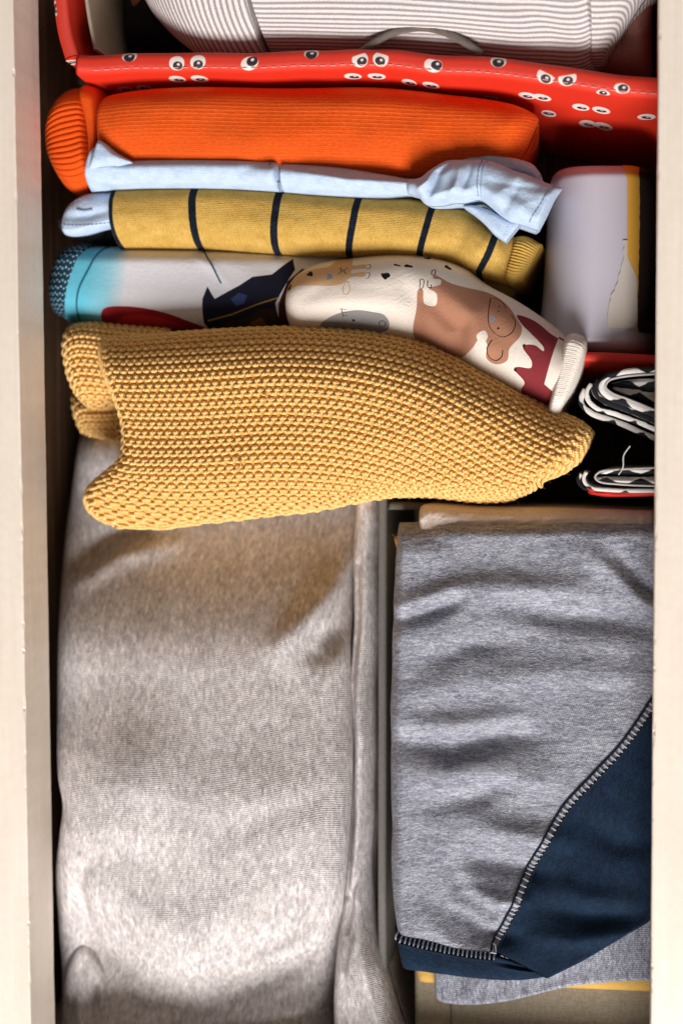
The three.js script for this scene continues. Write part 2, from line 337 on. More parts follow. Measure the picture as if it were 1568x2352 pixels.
{
  const box = group('storage_box', 'red fabric storage box printed with cartoon eye pairs, holding the striped garment', 'storage box');
  function eyesTex(len, T, tTop, eyes) {
    const H = 1024, W = Math.min(2048, Math.round(len / T * H)), K = W / len, KY = H / T;
    return canvasTex(W, H, (g) => {
      g.fillStyle = '#dd3019'; g.fillRect(0, 0, W, H);
      for (let i = 0; i < 2600; i++) { g.fillStyle = `rgba(${rnd() < 0.5 ? '255,90,60' : '150,20,10'},0.05)`; g.fillRect(rnd() * W, rnd() * H, 10 + rnd() * 60, 1.5); }
      for (const [s, t, rx, ry, rot, lx, ly, pr, cut] of eyes) {
        g.save(); g.translate(s * K, (tTop + t) * KY); g.scale(K, KY); g.rotate(rot);
        g.beginPath(); g.ellipse(0, 0, rx * 0.92, ry * 0.9, 0, 0, 7); g.closePath(); g.fillStyle = '#f3e3dc'; g.fill(); g.save(); g.clip();
        g.beginPath(); g.ellipse(lx, ly, pr * 1.25, pr, 0, 0, 7); g.fillStyle = '#221a22'; g.fill();
        g.beginPath(); g.ellipse(lx + pr * 0.15, ly - pr * 0.3, pr * 0.42, pr * 0.34, 0, 0, 7); g.fillStyle = '#f3e3dc'; g.fill(); g.restore();
        if (cut) { g.beginPath(); g.rect(-rx * 1.4, -ry * 1.3, rx * 2.8, ry * cut * 1.3); g.fillStyle = '#dd3019'; g.fill(); }
        g.restore();
      }
    });
  }
  const hTop = 0.158;
  const wave = (s, y) => 0.0012 * noise(s * 30, y * 12) - 0.0010 * Math.exp(-(((s - 0.148) / 0.012) ** 2));
  const front = wall({ path: [[176, 121], [210, 123], [420, 119], [640, 116], [860, 109], [900, 108], [1000, 118], [1140, 128], [1300, 148], [1420, 166], [1540, 180]], h: hTop, th: 0.0105, flare: 0.010, yBot: 0.016, uvNorm: true, wave, n: 200 });
  const E = []; const s = (x) => front.sOfX(x) * front.len;
  const pair = (x, t, rx = 0.0048, ry = 0.0036, cut = 0, dx = 0.0115, rot = 0.1) => { E.push([s(x), t, rx, ry, rot, 0.0006, 0.0012, 0.0021, cut], [s(x) + dx, t - 0.0004, rx, ry, -rot, 0, 0.0012, 0.0021, cut]); };
  pair(421, 0.0046, 0.0046, 0.0042); pair(854, 0.0044, 0.0046, 0.0044, 0.55, 0.0108, -0.35);
  E.push([s(305), 0.0004, 0.0046, 0.0036, 0, 0, 0.0009, 0.0024, 0], [s(742), 0.0004, 0.0042, 0.0036, 0, 0, 0.0009, 0.0024, 0], [s(1167), 0.0008, 0.0044, 0.0038, 0, 0, 0.0009, 0.0024, 0]);
  E.push([s(597), 0.0046, 0.0052, 0.0040, -0.3, 0.0016, -0.0006, 0.0024, 0], [s(1025), 0.0046, 0.0050, 0.0040, 0.1, 0.0016, -0.0004, 0.0022, 0.45]);
  pair(1275, 0.0052, 0.0050, 0.0042, 0.7, 0.0108, 0.3); E.push([s(1440), 0.0056, 0.0042, 0.0028, 0.1, 0.0006, 0, 0.002, 0], [s(1403), 0.0095, 0.0036, 0.0022, 0, 0, 0, 0.0016, 0]);
  pair(405, 0.0205, 0.0050, 0.0062, 0, 0.0125, 0.1); pair(826, 0.0205, 0.0050, 0.0056, 0, 0.0125, 0.1); pair(958, 0.028, 0.0046, 0.0062, 0, 0.0115); pair(1230, 0.031, 0.0050, 0.0062, 0, 0.0078, 0.35);
  pair(1352, 0.039, 0.0050, 0.0066, 0, 0.0105); E.push([s(1276), 0.058, 0.0044, 0.0070, 0, 0, 0, 0.0024, 0]); pair(1368, 0.068, 0.0050, 0.008, 0, 0.0085, 0.2); pair(1498, 0.042, 0.0046, 0.0066, 0, 0.01, 0.5); pair(1090, 0.045); pair(640, 0.04); pair(250, 0.035, 0.0046, 0.0046, 0, 0.011);
  const fmap = eyesTex(front.len, front.T, front.tTop, E);
  const wb = redWeave.clone(); wb.repeat.set(front.len / 0.03, front.T / 0.03); wb.needsUpdate = true;
  part('front_panel', front.geo, satin(fmap, wb), box);
  const left = wall({ path: [[143, -260], [146, -140], [150, -20], [160, 60], [178, 126]], h: hTop, th: 0.0078, yBot: 0.016, uvNorm: true, n: 100, wave: (q, y) => 0.001 * noise(q * 30 + 5, y * 12) });
  const lmap = eyesTex(left.len, left.T, left.tTop, [[left.len * 0.62, 0.012, 0.0048, 0.004, 0, 0, 0, 0.002, 0], [left.len * 0.985, 0.012, 0.0042, 0.005, 0, 0, 0, 0.0024, 0], [left.len * 0.7, 0.0055, 0.0042, 0.003, 0, 0, 0, 0.0018, 0.8]]);
  part('side_panel', left.geo, satin(lmap, wb), box);
  const right = wall({ path: [[1508, 178], [1510, 0], [1512, -260]], h: hTop - 0.02, th: 0.005, yBot: 0.016, n: 40 }); part('side_panel', right.geo, satin(null), box);
  const back = wall({ path: [[146, -262], [800, -262], [1510, -262]], h: hTop - 0.03, th: 0.005, yBot: 0.016, n: 40 }); part('back_panel', back.geo, satin(null), box);
  // pale inner lining: stands just inside the red walls
  const lin = wall({ path: [[196, -255], [196, -60], [208, 40], [222, 112]], h: hTop - 0.012, th: 0.002, yBot: 0.016, n: 60 });
  part('lining', lin.geo, linen, box);
  const c0 = P(150, -255, 0.02), c1 = P(1505, 118, 0.02), fl = new THREE.BoxGeometry(c1.x - c0.x, 0.003, c1.z - c0.z); fl.translate((c0.x + c1.x) / 2, 0.0145, (c0.z + c1.z) / 2); part('floor_panel', fl, linen, box);
  // row of stitches along the rim
  const st = [];
  for (let q = 0.03; q < 0.99; q += 0.0165) { const p0 = front.at(q, 0.0084, hTop - 0.0002), p1 = front.at(q + 0.009, 0.0084, hTop - 0.0002); const mid = p0.clone().lerp(p1, 0.5); mid.y += 0.00025; st.push(tube([p0, mid, p1], 0.00028, 5)); }
  const thread = cloth([0.80, 0.34, 0.27], { bump: null });
  part('stitching', mergeGeometries(st), thread, box, true);
}

// garments inside the red box
{
  const dm = canvasTex(256, 256, (g) => { g.fillStyle = '#120d0e'; g.fillRect(0, 0, 256, 256); g.fillStyle = '#8a4a36'; g.beginPath(); g.ellipse(70, 70, 120, 26, -0.25, 0, 7); g.fill(); g.beginPath(); g.ellipse(190, 175, 60, 46, 0.3, 0, 7); g.fill(); g.beginPath(); g.ellipse(90, 170, 12, 40, 0.1, 0, 7); g.fill(); });
  const d = pillow({ a: [[268, -240], [268, -40], [270, 60], [280, 116]], b: [[560, -240], [560, -40], [560, 60], [555, 118]], h: 0.118, D: 0.02, yBot: 0.0165, R: { a: 0.02, b: 0.02, l: 0.02, r: 0.012 }, uvNorm: true, nu: 60, nv: 40, disp: wrinkle(40, 0.002) });
  const t = group('dark_garment', 'black garment with rust brown bands deep in the red box corner', 'garment'); part('body', d.geo, cloth([0.02, 0.015, 0.015], { map: dm }), t);
  const pk = pillow({ a: [[1325, -200], [1340, -20], [1395, 40], [1350, 130], [1330, 150]], b: [[1500, -200], [1500, -40], [1500, 40], [1500, 130], [1500, 172]], h: 0.128, D: 0.025, yBot: 0.0165, R: { a: 0.02, b: 0.01, l: 0.01, r: 0.015 }, nu: 60, nv: 40, disp: wrinkle(60, 0.004) });
  const t2 = group('pink_garment', 'dusty pink wrinkled garment tucked behind the striped sleeve in the red box', 'garment'); part('body', pk.geo, cloth([0.42, 0.20, 0.17], { bs: 0.0004 }), t2);
}
{
  const t = group('striped_garment', 'soft white and grey striped baby garment lying in the red box', 'garment');
  const pitch = 0.0031;
  const stripes = (vertical, seedOff) => { const a = streaks(256, 256, 2, 2), b = streaks(256, 256, 0, 0), c = streaks(256, 256, 10, 3);
    return scaled(dataTex(256, 256, (x, y) => { const i = y * 256 + x, q = ((vertical ? x : y) / 64 * 2 * Math.PI); const s = smooth(-0.25, 0.5, Math.sin(q) + 0.16 * a[i] + 0.05 * c[i]) * (0.85 + 0.1 * b[i]); return [lerp(0.86, 0.55, s), lerp(0.83, 0.525, s), lerp(0.825, 0.52, s)].map((k) => k + 0.012 * b[i]); }), pitch * 4); };
  const bodyH = (x, y) => 0.150 + 0.028 * smooth(150, -60, y) - 0.00002 * Math.max(0, x - 1250);
  const dispBody = (x, y, u, v, w) => creases([[[[600, 40], [800, 70], [1000, 40], [1200, 60]], 26, 0.0016], [[[1150, 10], [1250, 70], [1340, 120]], 22, -0.0018], [[[620, -30], [900, -10], [1180, -40]], 30, -0.002]])(x, y) + 0.0012 * noise(w.x * 40, w.z * 60);
  const body = pillow({ a: [[572, -240], [800, -250], [1100, -250], [1350, -230]], b: [[600, 118], [760, 122], [900, 128], [1100, 146], [1250, 156], [1340, 152], [1375, 118]], h: bodyH, D: 0.045, href: 0.150, yBot: 0.10, R: { a: 0.02, b: 0.024, l: 0.001, r: 0.006 }, nu: 140, nv: 90, disp: dispBody });
  part('body', body.geo, cloth([0.7, 0.7, 0.7], { map: stripes(false), sheen: 0.3, bs: 0.0004 }), t);
  const sl = pillow({ a: [[300, -30], [322, 8], [370, 58], [430, 100], [490, 124], [560, 130], [598, 122]], b: [[330, -240], [380, -240], [430, -240], [470, -240], [500, -240], [540, -240], [572, -240]], h: (x, y) => 0.150 + 0.024 * smooth(130, -60, y) - 0.016 * smooth(460, 300, x), D: 0.03, href: 0.150, yBot: 0.10, R: { a: 0.02, b: 0.01, l: 0.02, r: 0.002 }, nu: 90, nv: 70, disp: (x, y, u, v, w) => 0.0012 * noise(w.x * 40, w.z * 40) });
  part('sleeve', sl.geo, cloth([0.7, 0.7, 0.7], { map: stripes(true), sheen: 0.3, bs: 0.0004 }), t);
  const sr = pillow({ a: [[1330, -230], [1345, -60], [1350, 60], [1352, 126]], b: [[1600, -230], [1520, -60], [1450, 30], [1385, 122]], h: (x, y) => 0.146 + 0.024 * smooth(130, -60, y), D: 0.025, href: 0.148, yBot: 0.10, R: { a: 0.002, b: 0.012, l: 0.01, r: 0.01 }, nu: 70, nv: 40 });
  part('sleeve', sr.geo, cloth([0.7, 0.7, 0.7], { map: stripes(true), sheen: 0.3, bs: 0.0004 }), t);
  const sm = cloth([0.45, 0.42, 0.41], { bump: null });
  part('seam', seamLine(body, [[580, -60], [588, 20], [596, 80], [604, 112]], { r: 0.0006, lift: 0.0002, n: 30 }), sm, t);
  part('seam', seamLine(body, [[1350, -90], [1365, 0], [1370, 60], [1362, 120]], { r: 0.0006, lift: 0.0002, n: 30 }), sm, t);
  const cp = spline([[826, 122], [862, 96], [905, 74], [955, 63], [1005, 68], [1055, 90], [1105, 124]]), pts = [];
  for (let i = 0; i <= 40; i++) { const q = cp(i / 40); pts.push(P(q[0], q[1], 0.1545 - 0.004 * Math.pow(Math.abs(i / 20 - 1), 2))); }
  part('neck_binding', tube(pts, 0.0021, 8, true, null, 0.8), cloth([0.30, 0.25, 0.22], { bs: 0.0004 }), t);
}

// ------------------------------------------------------------------ orange sweatshirt
{
  const t = group('orange_sweatshirt', 'bright orange folded sweatshirt with ribbed cuff in front of the red box', 'sweatshirt');
  const og = (() => { const a = streaks(64, 512, 6, 0), b = streaks(64, 512, 1, 1); return scaled(dataTex(64, 512, (x, y) => { const p = (y % 64) / 64, l = Math.exp(-Math.pow((p - 0.5) / 0.10, 2)), n = 0.02 * a[y * 64 + x] + 0.025 * b[y * 64 + x]; return [0.875 + 0.03 * l + n, 0.325 + 0.075 * l + n, 0.08 + 0.05 * l + n]; }), 0.016, 0.0152); })();
  const mat = cloth([0.8, 0.1, 0.01], { map: og, bump: lineBump, bs: 0.00032, sheen: 0.35, sheenColor: [0.8, 0.25, 0.08] });
  const S = pillow({ a: [[222, 208], [300, 199], [430, 193], [640, 194], [870, 189], [1040, 204], [1170, 220], [1243, 240]], b: [[224, 410], [330, 402], [500, 404], [700, 408], [900, 412], [1060, 402], [1150, 385], [1196, 352]], h: (x) => 0.150 + 0.004 * Math.sin(x * 0.004), D: 0.022, href: 0.142, R: { a: 0.017, b: 0.026, l: 0.006, r: 0.016 }, nu: 170, nv: 70, corner: 0.14, cornerPow: 8, disp: (x, y, u, v, w) => 0.0018 * noise(w.x * 20, w.z * 45) + 0.0007 * noise(w.x * 60, w.z * 90) });
  part('body', S.geo, mat, t);
  const ribs = 19;
  const cuff = pillow({ a: [[92, 262], [112, 224], [146, 195], [180, 190], [206, 200]], b: [[116, 404], [142, 432], [168, 444], [190, 440], [212, 420]], l: (v) => [-16 * Math.sin(v * Math.PI), 0], lp: 3, h: 0.142, D: 0.024, href: 0.135, R: { a: 0.016, b: 0.020, l: 0.016, r: 0.004 }, nu: 70, nv: 260, kv: 0.3, inset: 0.1, disp: (x, y, u, v, w) => 0.0013 * (Math.pow(Math.abs(Math.sin(v * Math.PI * ribs + 0.5 * noise(w.x * 50, w.z * 50))), 0.6) - 0.6) * smooth(0.15, 0.3, v) });
  part('cuff', cuff.geo, cloth([0.74, 0.085, 0.006], { bs: 0.0003, sheen: 0.3, sheenColor: [0.8, 0.25, 0.08] }), t);
  const band = pillow({ a: [[166, 190], [190, 184], [212, 190], [228, 206]], b: [[196, 440], [205, 440], [216, 432], [232, 395]], h: 0.149, D: 0.022, href: 0.142, R: { a: 0.012, b: 0.02, l: 0.005, r: 0.005 }, nu: 40, nv: 80, l: (v) => [18 * Math.sin(v * Math.PI), 0], lp: 1, disp: wrinkle(60, 0.0008) });
  part('cuff_fold', band.geo, cloth([0.78, 0.095, 0.007], { bs: 0.0004, sheen: 0.3, sheenColor: [0.8, 0.25, 0.08] }), t);
}

// ------------------------------------------------------------------ pale blue shirt
{
  const t = group('blue_shirt', 'pale blue cotton shirt folded between the orange sweatshirt and the mustard tee', 'shirt');
  const bm = (() => { const a = streaks(256, 256, 8, 0), b = streaks(256, 256, 0, 8), c = streaks(256, 256, 12, 12); return scaled(dataTex(256, 256, (x, y) => { const i = y * 256 + x, n = 0.022 * a[i] + 0.016 * b[i] + 0.012 * c[i]; return [0.735 + n, 0.812 + n, 0.905 + n * 0.7]; }), 0.035); })();
  const mat = cloth([0.5, 0.62, 0.8], { map: bm, bump: weaveBump, bs: 0.0004, sheen: 0.15 });
  const crump = (f, a, o) => (x, y, u, v, w) => { const n1 = Math.abs(noise(w.x * f + o, w.z * f * 1.2)), n2 = Math.abs(noise(w.x * f * 2.3 + o, w.z * f * 2 + 4)); return a * (0.5 - n1 * 1.5) + a * 0.4 * (0.4 - n2); };
  const c1 = crump(26, 0.0014, 3);
  const cr = creases([[[[540, 410], [590, 385], [630, 372]], 16, -0.0016], [[[600, 425], [628, 400]], 10, 0.0012], [[[246, 395], [300, 420], [360, 428]], 14, -0.002], [[[700, 400], [800, 420], [930, 418]], 14, 0.0022], [[[660, 382], [800, 400], [920, 408]], 12, -0.0016]]);
  const S = pillow({ a: [[222, 320], [240, 336], [272, 360], [330, 358], [450, 355], [560, 358], [644, 362]], b: [[188, 432], [230, 430], [300, 428], [400, 428], [500, 429], [560, 431], [640, 436]], h: 0.152, D: 0.02, href: 0.147, R: { a: 0.008, b: 0.010, l: 0.004, r: 0.003 }, nu: 130, nv: 60, l: (v) => [-8 * Math.sin(v * Math.PI), 0], disp: (x, y, u, v, w) => c1(x, y, u, v, w) * 0.5 + cr(x, y) + 0.004 * Math.exp(-((x - 225) ** 2) / 900) });
  part('body', S.geo, mat, t);
  const fl = pillow({ a: [[222, 318], [236, 326], [256, 344], [292, 364]], b: [[198, 388], [216, 384], [250, 378], [300, 372]], h: (x) => 0.160 - 0.006 * smooth(225, 290, x), D: 0.006, href: 0.158, yBot: 0.140, R: { a: 0.0025, b: 0.006, l: 0.003, r: 0.002 }, nu: 40, nv: 24, disp: wrinkle(70, 0.001) });
  part('corner_fold', fl.geo, mat, t);
  const S2 = pillow({ a: [[642, 362], [720, 368], [800, 378], [880, 392], [945, 402], [985, 396]], b: [[636, 436], [720, 444], [800, 448], [880, 448], [930, 442], [985, 446]], h: 0.1515, D: 0.02, href: 0.147, R: { a: 0.010, b: 0.012, l: 0.002, r: 0.004 }, nu: 110, nv: 60, disp: (x, y, u, v, w) => c1(x, y, u, v, w) * 0.45 + cr(x, y) });
  part('yoke', S2.geo, mat, t);
  const sm = cloth([0.22, 0.30, 0.42], { bump: null }), st = cloth([0.34, 0.45, 0.62], { bump: null });
  part('seam', seamLine(S, [[644, 364], [642, 390], [636, 412], [634, 432]], { r: 0.0004, n: 30 }), sm, t);
  // crumpled sleeve
  const cr2 = creases([[[[985, 455], [1010, 400], [1040, 372]], 9, -0.003], [[[1030, 470], [1050, 420], [1062, 372]], 9, 0.0026], [[[960, 440], [985, 420], [1000, 392]], 8, 0.003], [[[1060, 440], [1080, 400], [1088, 366]], 8, -0.002], [[[1150, 500], [1170, 460], [1190, 420]], 13, -0.002], [[[1120, 440], [1180, 470], [1240, 500]], 12, 0.0014], [[[1130, 420], [1200, 430], [1280, 440]], 10, -0.001]]);
  const c2 = crump(40, 0.0034, 9);
  const S3 = pillow({ a: [[930, 408], [958, 404], [985, 384], [1020, 366], [1060, 362], [1110, 362], [1170, 384], [1230, 404], [1292, 424]], b: [[930, 440], [955, 446], [975, 466], [1010, 466], [1060, 464], [1102, 456], [1150, 490], [1190, 512], [1236, 526]], h: (x) => 0.157 - 0.003 * smooth(1150, 1290, x), D: 0.012, href: 0.153, yBot: 0.115, R: { a: 0.010, b: 0.006, l: 0.006, r: 0.003 }, nu: 170, nv: 80, disp: (x, y, u, v, w) => c2(x, y, u, v, w) + cr2(x, y), push: (x, y, u, v, w) => [0.0012 * noise(w.x * 90, w.z * 90), 0.0012 * noise(w.x * 90 + 7, w.z * 90)], inset: 0.12 });
  part('sleeve', S3.geo, mat, t);
  part('sleeve_seam', seamLine(S3, [[1118, 368], [1112, 400], [1108, 430], [1106, 452]], { r: 0.0005, lift: -0.0001, n: 40 }), st, t);
  part('sleeve_seam_stitching', seamLine(S3, [[1108, 368], [1103, 400], [1099, 430], [1098, 450]], { r: 0.0003, n: 90, dash: 0.0012 }), sm, t, true);
  part('hem_stitching', seamLine(S3, [[1272, 424], [1254, 456], [1230, 490], [1218, 510]], { r: 0.0003, n: 90, dash: 0.0013 }), sm, t, true);
  // pointed cuff flap below and shaded layer behind
  const S4 = pillow({ a: [[1062, 470], [1085, 470], [1120, 480], [1160, 500], [1196, 512]], b: [[1062, 474], [1085, 490], [1110, 512], [1132, 536], [1160, 556]], h: 0.1475, D: 0.004, href: 0.146, yBot: 0.135, R: { a: 0.003, b: 0.003, l: 0.002, r: 0.002 }, nu: 50, nv: 24, disp: wrinkle(60, 0.0012), inset: 0.02 });
  part('cuff', S4.geo, mat, t);
  const S5 = pillow({ a: [[1040, 372], [1075, 352], [1130, 352], [1190, 362], [1222, 374], [1240, 395]], b: [[1040, 400], [1090, 392], [1150, 394], [1200, 404], [1222, 410], [1236, 412]], h: 0.142, D: 0.008, href: 0.140, yBot: 0.02, R: { a: 0.004, b: 0.003, l: 0.004, r: 0.004 }, nu: 70, nv: 30, disp: wrinkle(70, 0.002), inset: 0.02 });
  part('back_layer', S5.geo, mat, t);
  // buttonhole placket at the near end
  const S6 = pillow({ a: [[134, 505], [150, 470], [175, 450], [205, 440], [262, 436]], b: [[140, 536], [156, 540], [190, 536], [225, 526], [268, 516]], h: 0.138, D: 0.009, href: 0.135, yBot: 0.124, R: { a: 0.010, b: 0.003, l: 0.004, r: 0.003 }, nu: 80, nv: 50, disp: (x, y, u, v, w) => c1(x, y, u, v, w) * 1.3 + creases([[[[150, 500], [200, 498], [255, 486]], 10, -0.0016]])(x, y) });
  part('placket', S6.geo, mat, t);
  const S7 = pillow({ a: [[118, 500], [130, 530], [150, 545]], b: [[240, 500], [225, 535], [200, 550]], h: 0.112, D: 0.012, href: 0.110, yBot: 0.014, R: { a: 0.01, b: 0.01, l: 0.006, r: 0.006 }, nu: 40, nv: 40, disp: wrinkle(60, 0.002) });
  part('front_layer', S7.geo, mat, t);
  part('placket_stitching', mergeGeometries([seamLine(S6, [[172, 462], [205, 452], [256, 448]], { r: 0.0003, n: 70, dash: 0.0013 }), seamLine(S6, [[150, 518], [190, 520], [256, 512]], { r: 0.0003, n: 70, dash: 0.0013 })]), sm, t, true);
  part('buttonhole', seamLine(S6, [[180, 484], [198, 486], [216, 483]], { r: 0.0009, n: 14 }), st, t);
}

// ------------------------------------------------------------------ mustard tee with navy stripes
{
  const t = group('mustard_tee', 'mustard yellow tee with thin navy stripes, rolled beside the white bottle', 'tee');
  const S = pillow({ a: [[260, 424], [350, 420], [450, 418], [640, 426], [830, 440], [960, 452], [1060, 470], [1130, 505], [1190, 545]], b: [[266, 572], [350, 572], [450, 574], [640, 584], [800, 590], [930, 594], [1030, 606], [1090, 630], [1160, 645]], h: (x) => 0.142 - 0.008 * smooth(950, 1190, x), D: 0.026, href: 0.126, R: { a: 0.014, b: 0.018, l: 0.003, r: 0.010 }, uvNorm: true, nu: 180, nv: 60, disp: (x, y, u, v, w) => 0.0016 * noise(w.x * 22, w.z * 50 + 3) + creases([[[[1020, 600], [1060, 560], [1075, 500]], 20, -0.003], [[[1090, 600], [1120, 570], [1140, 530]], 16, 0.0018], [[[700, 480], [830, 500], [930, 490]], 20, 0.001]])(x, y) });
  const W = 2048, H = 420, f1 = streaks(W, H, 1, 4), f2 = streaks(W, H, 0, 0), f3 = streaks(W, H, 20, 12);
  const line = (pts) => pts.map((p) => S.inverse(p[0], p[1]));
  const rows = [[[271, 432], [273, 500], [274, 566]], [[461, 424], [461, 500], [459, 570]], [[653, 430], [648, 500], [635, 580]], [[832, 444], [825, 510], [800, 588]], [[1000, 462], [990, 520], [962, 592]], [[1142, 520], [1135, 560], [1098, 622]]].map((r) => { const L = line(r); return (v) => { const t2 = clamp((v - L[0][1]) / (L[2][1] - L[0][1])); const q = 2 * (L[0][0] * (0.5 - t2) * (1 - t2)) + L[1][0] * 4 * t2 * (1 - t2) + 2 * L[2][0] * t2 * (t2 - 0.5); return q; }; });
  const half = [9.5, 8.5, 8.5, 8, 7.5, 7.5].map((k) => k / 940);
  const map = dataTex(W, H, (x, y) => { const u = x / W, v = y / H, i = y * W + x; let d = 1; rows.forEach((r, k) => { d = Math.min(d, Math.abs(u - r(v)) - half[k] + 0.0004 * f2[i]); }); const s = smooth(-0.0006, 0.0006, d), n = 0.018 * f1[i] + 0.02 * f2[i] + 0.012 * f3[i]; return [lerp(0.06, 0.765, s) + n, lerp(0.085, 0.615, s) + n, lerp(0.13, 0.31, s) + n]; });
  map.wrapS = map.wrapT = THREE.ClampToEdgeWrapping;
  const jb = jerseyBump.clone(); jb.repeat.set(7, 1.2); jb.needsUpdate = true;
  part('body', S.geo, cloth([0.6, 0.37, 0.08], { map, bump: jb, bs: 0.0004, sheen: 0.35, sheenColor: [0.6, 0.45, 0.2] }), t);
  const hem = pillow({ a: [[1176, 540], [1205, 538], [1242, 556]], b: [[1150, 640], [1170, 652], [1196, 644]], h: 0.124, D: 0.016, href: 0.118, R: { a: 0.008, b: 0.010, l: 0.004, r: 0.008 }, nu: 40, nv: 160, kv: 0.3, disp: (x, y, u, v) => 0.0005 * Math.sin(v * Math.PI * 2 * 17) });
  part('ribbed_cuff', hem.geo, cloth([0.56, 0.35, 0.075], { sheen: 0.3 }), t);
  const lo = pillow({ a: [[1040, 600], [1120, 610], [1190, 640]], b: [[1060, 680], [1110, 690], [1170, 690]], h: 0.095, D: 0.02, href: 0.09, R: { a: 0.012, b: 0.012, l: 0.01, r: 0.01 }, nu: 40, nv: 30 });
  part('lower_fold', lo.geo, cloth([0.56, 0.35, 0.075], { sheen: 0.3 }), t);
}

// ------------------------------------------------------------------ white jersey with turquoise trim
{
  const t = group('white_jersey', 'white jersey with turquoise band and teal mesh trim, rolled behind the mustard knit', 'jersey');
  const S = pillow({ a: [[128, 572], [170, 560], [240, 560], [450, 564], [640, 572], [780, 580], [860, 600]], b: [[112, 716], [140, 735], [200, 748], [330, 760], [560, 768], [720, 768], [860, 760]], h: (x) => 0.130 - 0.004 * smooth(500, 860, x), D: 0.026, href: 0.120, R: { a: 0.012, b: 0.022, l: 0.012, r: 0.012 }, uvNorm: true, nu: 150, nv: 70, l: (v) => [-6 * Math.sin(v * Math.PI), 0], disp: (x, y, u, v, w) => 0.0014 * noise(w.x * 22 + 3, w.z * 40) + creases([[[[440, 570], [500, 620], [540, 660]], 10, 0.0012], [[[560, 600], [640, 620], [760, 600]], 24, -0.002]])(x, y) });
  const W = 1600, H = 400;
  const map = canvasTex(W, H, (g) => {
    const q = (p) => { const r = S.inverse(p[0], p[1]); return [r[0] * W, r[1] * H]; };
    const poly = (pts, col) => { g.beginPath(); pts.forEach((p, i) => { const r = q(p); i ? g.lineTo(r[0], r[1]) : g.moveTo(r[0], r[1]); }); g.closePath(); g.fillStyle = col; g.fill(); };
    const curve = (pts) => { const c = spline(pts); return Array.from({ length: 40 }, (_, i) => c(i / 39)); };
    g.fillStyle = '#d9d8de'; g.fillRect(0, 0, W, H);
    // turquoise dyed band with a soft printed edge
    const u1 = S.inverse(300, 650)[0] * W, u0 = S.inverse(205, 650)[0] * W;
    for (let y = 0; y < H; y += 2) { const e = 26 * Math.sin(y / H * 3) - y * 0.09; const gr = g.createLinearGradient(u0 + e, 0, u1 + e, 0); gr.addColorStop(0, '#5fb6cd'); gr.addColorStop(0.55, '#8cc6d8'); gr.addColorStop(1, '#d9d8de'); g.fillStyle = gr; g.fillRect(0, y, u1 + e, 2); }
    for (let i = 0; i < 9000; i++) { g.fillStyle = `rgba(${rnd() < 0.5 ? '255,255,255' : '90,90,110'},0.05)`; g.fillRect(rnd() * W, rnd() * H, 6, 1.5); }
    // plain angular blocks of dark print
    poly([[470, 742], [476, 690], [488, 662], [504, 690], [560, 660], [590, 640], [632, 634], [676, 596], [684, 622], [660, 664], [640, 700], [648, 764], [560, 768], [480, 766]], '#1a1b2c');
    poly([[640, 764], [648, 700], [668, 650], [700, 620], [760, 640], [800, 700], [760, 772]], '#41201b');
    poly(curve([[230, 740], [245, 712], [300, 706], [370, 716], [430, 736], [470, 756], [420, 770], [300, 768]]), '#8e1c22');
    poly(curve([[262, 742], [300, 724], [360, 728], [420, 750], [340, 756]]), '#b3262a');
    poly([[500, 768], [520, 742], [575, 730], [610, 712], [640, 712], [636, 768]], '#3a2a22'); poly([[566, 768], [576, 742], [606, 730], [622, 768]], '#7a5432');
    g.lineWidth = 5; g.strokeStyle = '#b79431'; g.beginPath(); [[480, 738], [540, 724], [600, 702], [650, 686]].forEach((p, i) => { const r = q(p); i ? g.lineTo(...r) : g.moveTo(...r); }); g.stroke();
    poly([[540, 690], [560, 676], [578, 682], [570, 700], [552, 706]], '#34406a');
  });
  const jb = weaveBump.clone(); jb.repeat.set(6, 1.4); jb.needsUpdate = true;
  part('body', S.geo, cloth([0.7, 0.7, 0.75], { map, bump: jb, bs: 0.0003, sheen: 0.2 }), t);
  const sm = cloth([0.02, 0.10, 0.16], { bump: null });
  part('seam', seamLine(S, [[243, 564], [225, 610], [195, 670], [178, 735]], { r: 0.0005, n: 40 }), sm, t);
  part('seam', seamLine(S, [[448, 566], [472, 580], [500, 615], [520, 655]], { r: 0.00045, n: 40 }), sm, t);
  // open mesh trim round the end: teal cord net over a teal band
  const mm = dataTex(256, 256, (() => { const a = streaks(256, 256, 1, 1); return (x, y) => { const k = Math.sin(x * Math.PI / 16) * Math.sin(y * Math.PI / 16 + (Math.floor(x / 16) % 2) * 1.57), s = smooth(0.35, 0.7, k + 0.08 * a[y * 256 + x]); return [lerp(0.07, 0.62, s), lerp(0.21, 0.72, s), lerp(0.29, 0.74, s)]; }; })());
  scaled(mm, 0.030);
  const trim = pillow({ a: [[124, 590], [140, 566], [170, 556], [214, 556]], b: [[104, 700], [116, 720], [134, 728], [150, 730]], h: 0.1315, D: 0.024, href: 0.121, R: { a: 0.012, b: 0.016, l: 0.014, r: 0.003 }, l: (v) => [-8 * Math.sin(v * Math.PI), 0], nu: 50, nv: 80, disp: (x, y, u, v, w) => 0.0005 * noise(w.x * 300, w.z * 300) });
  part('mesh_trim', trim.geo, cloth([0.1, 0.2, 0.25], { map: mm, bump: mm, bs: 0.0008 }), t);
}

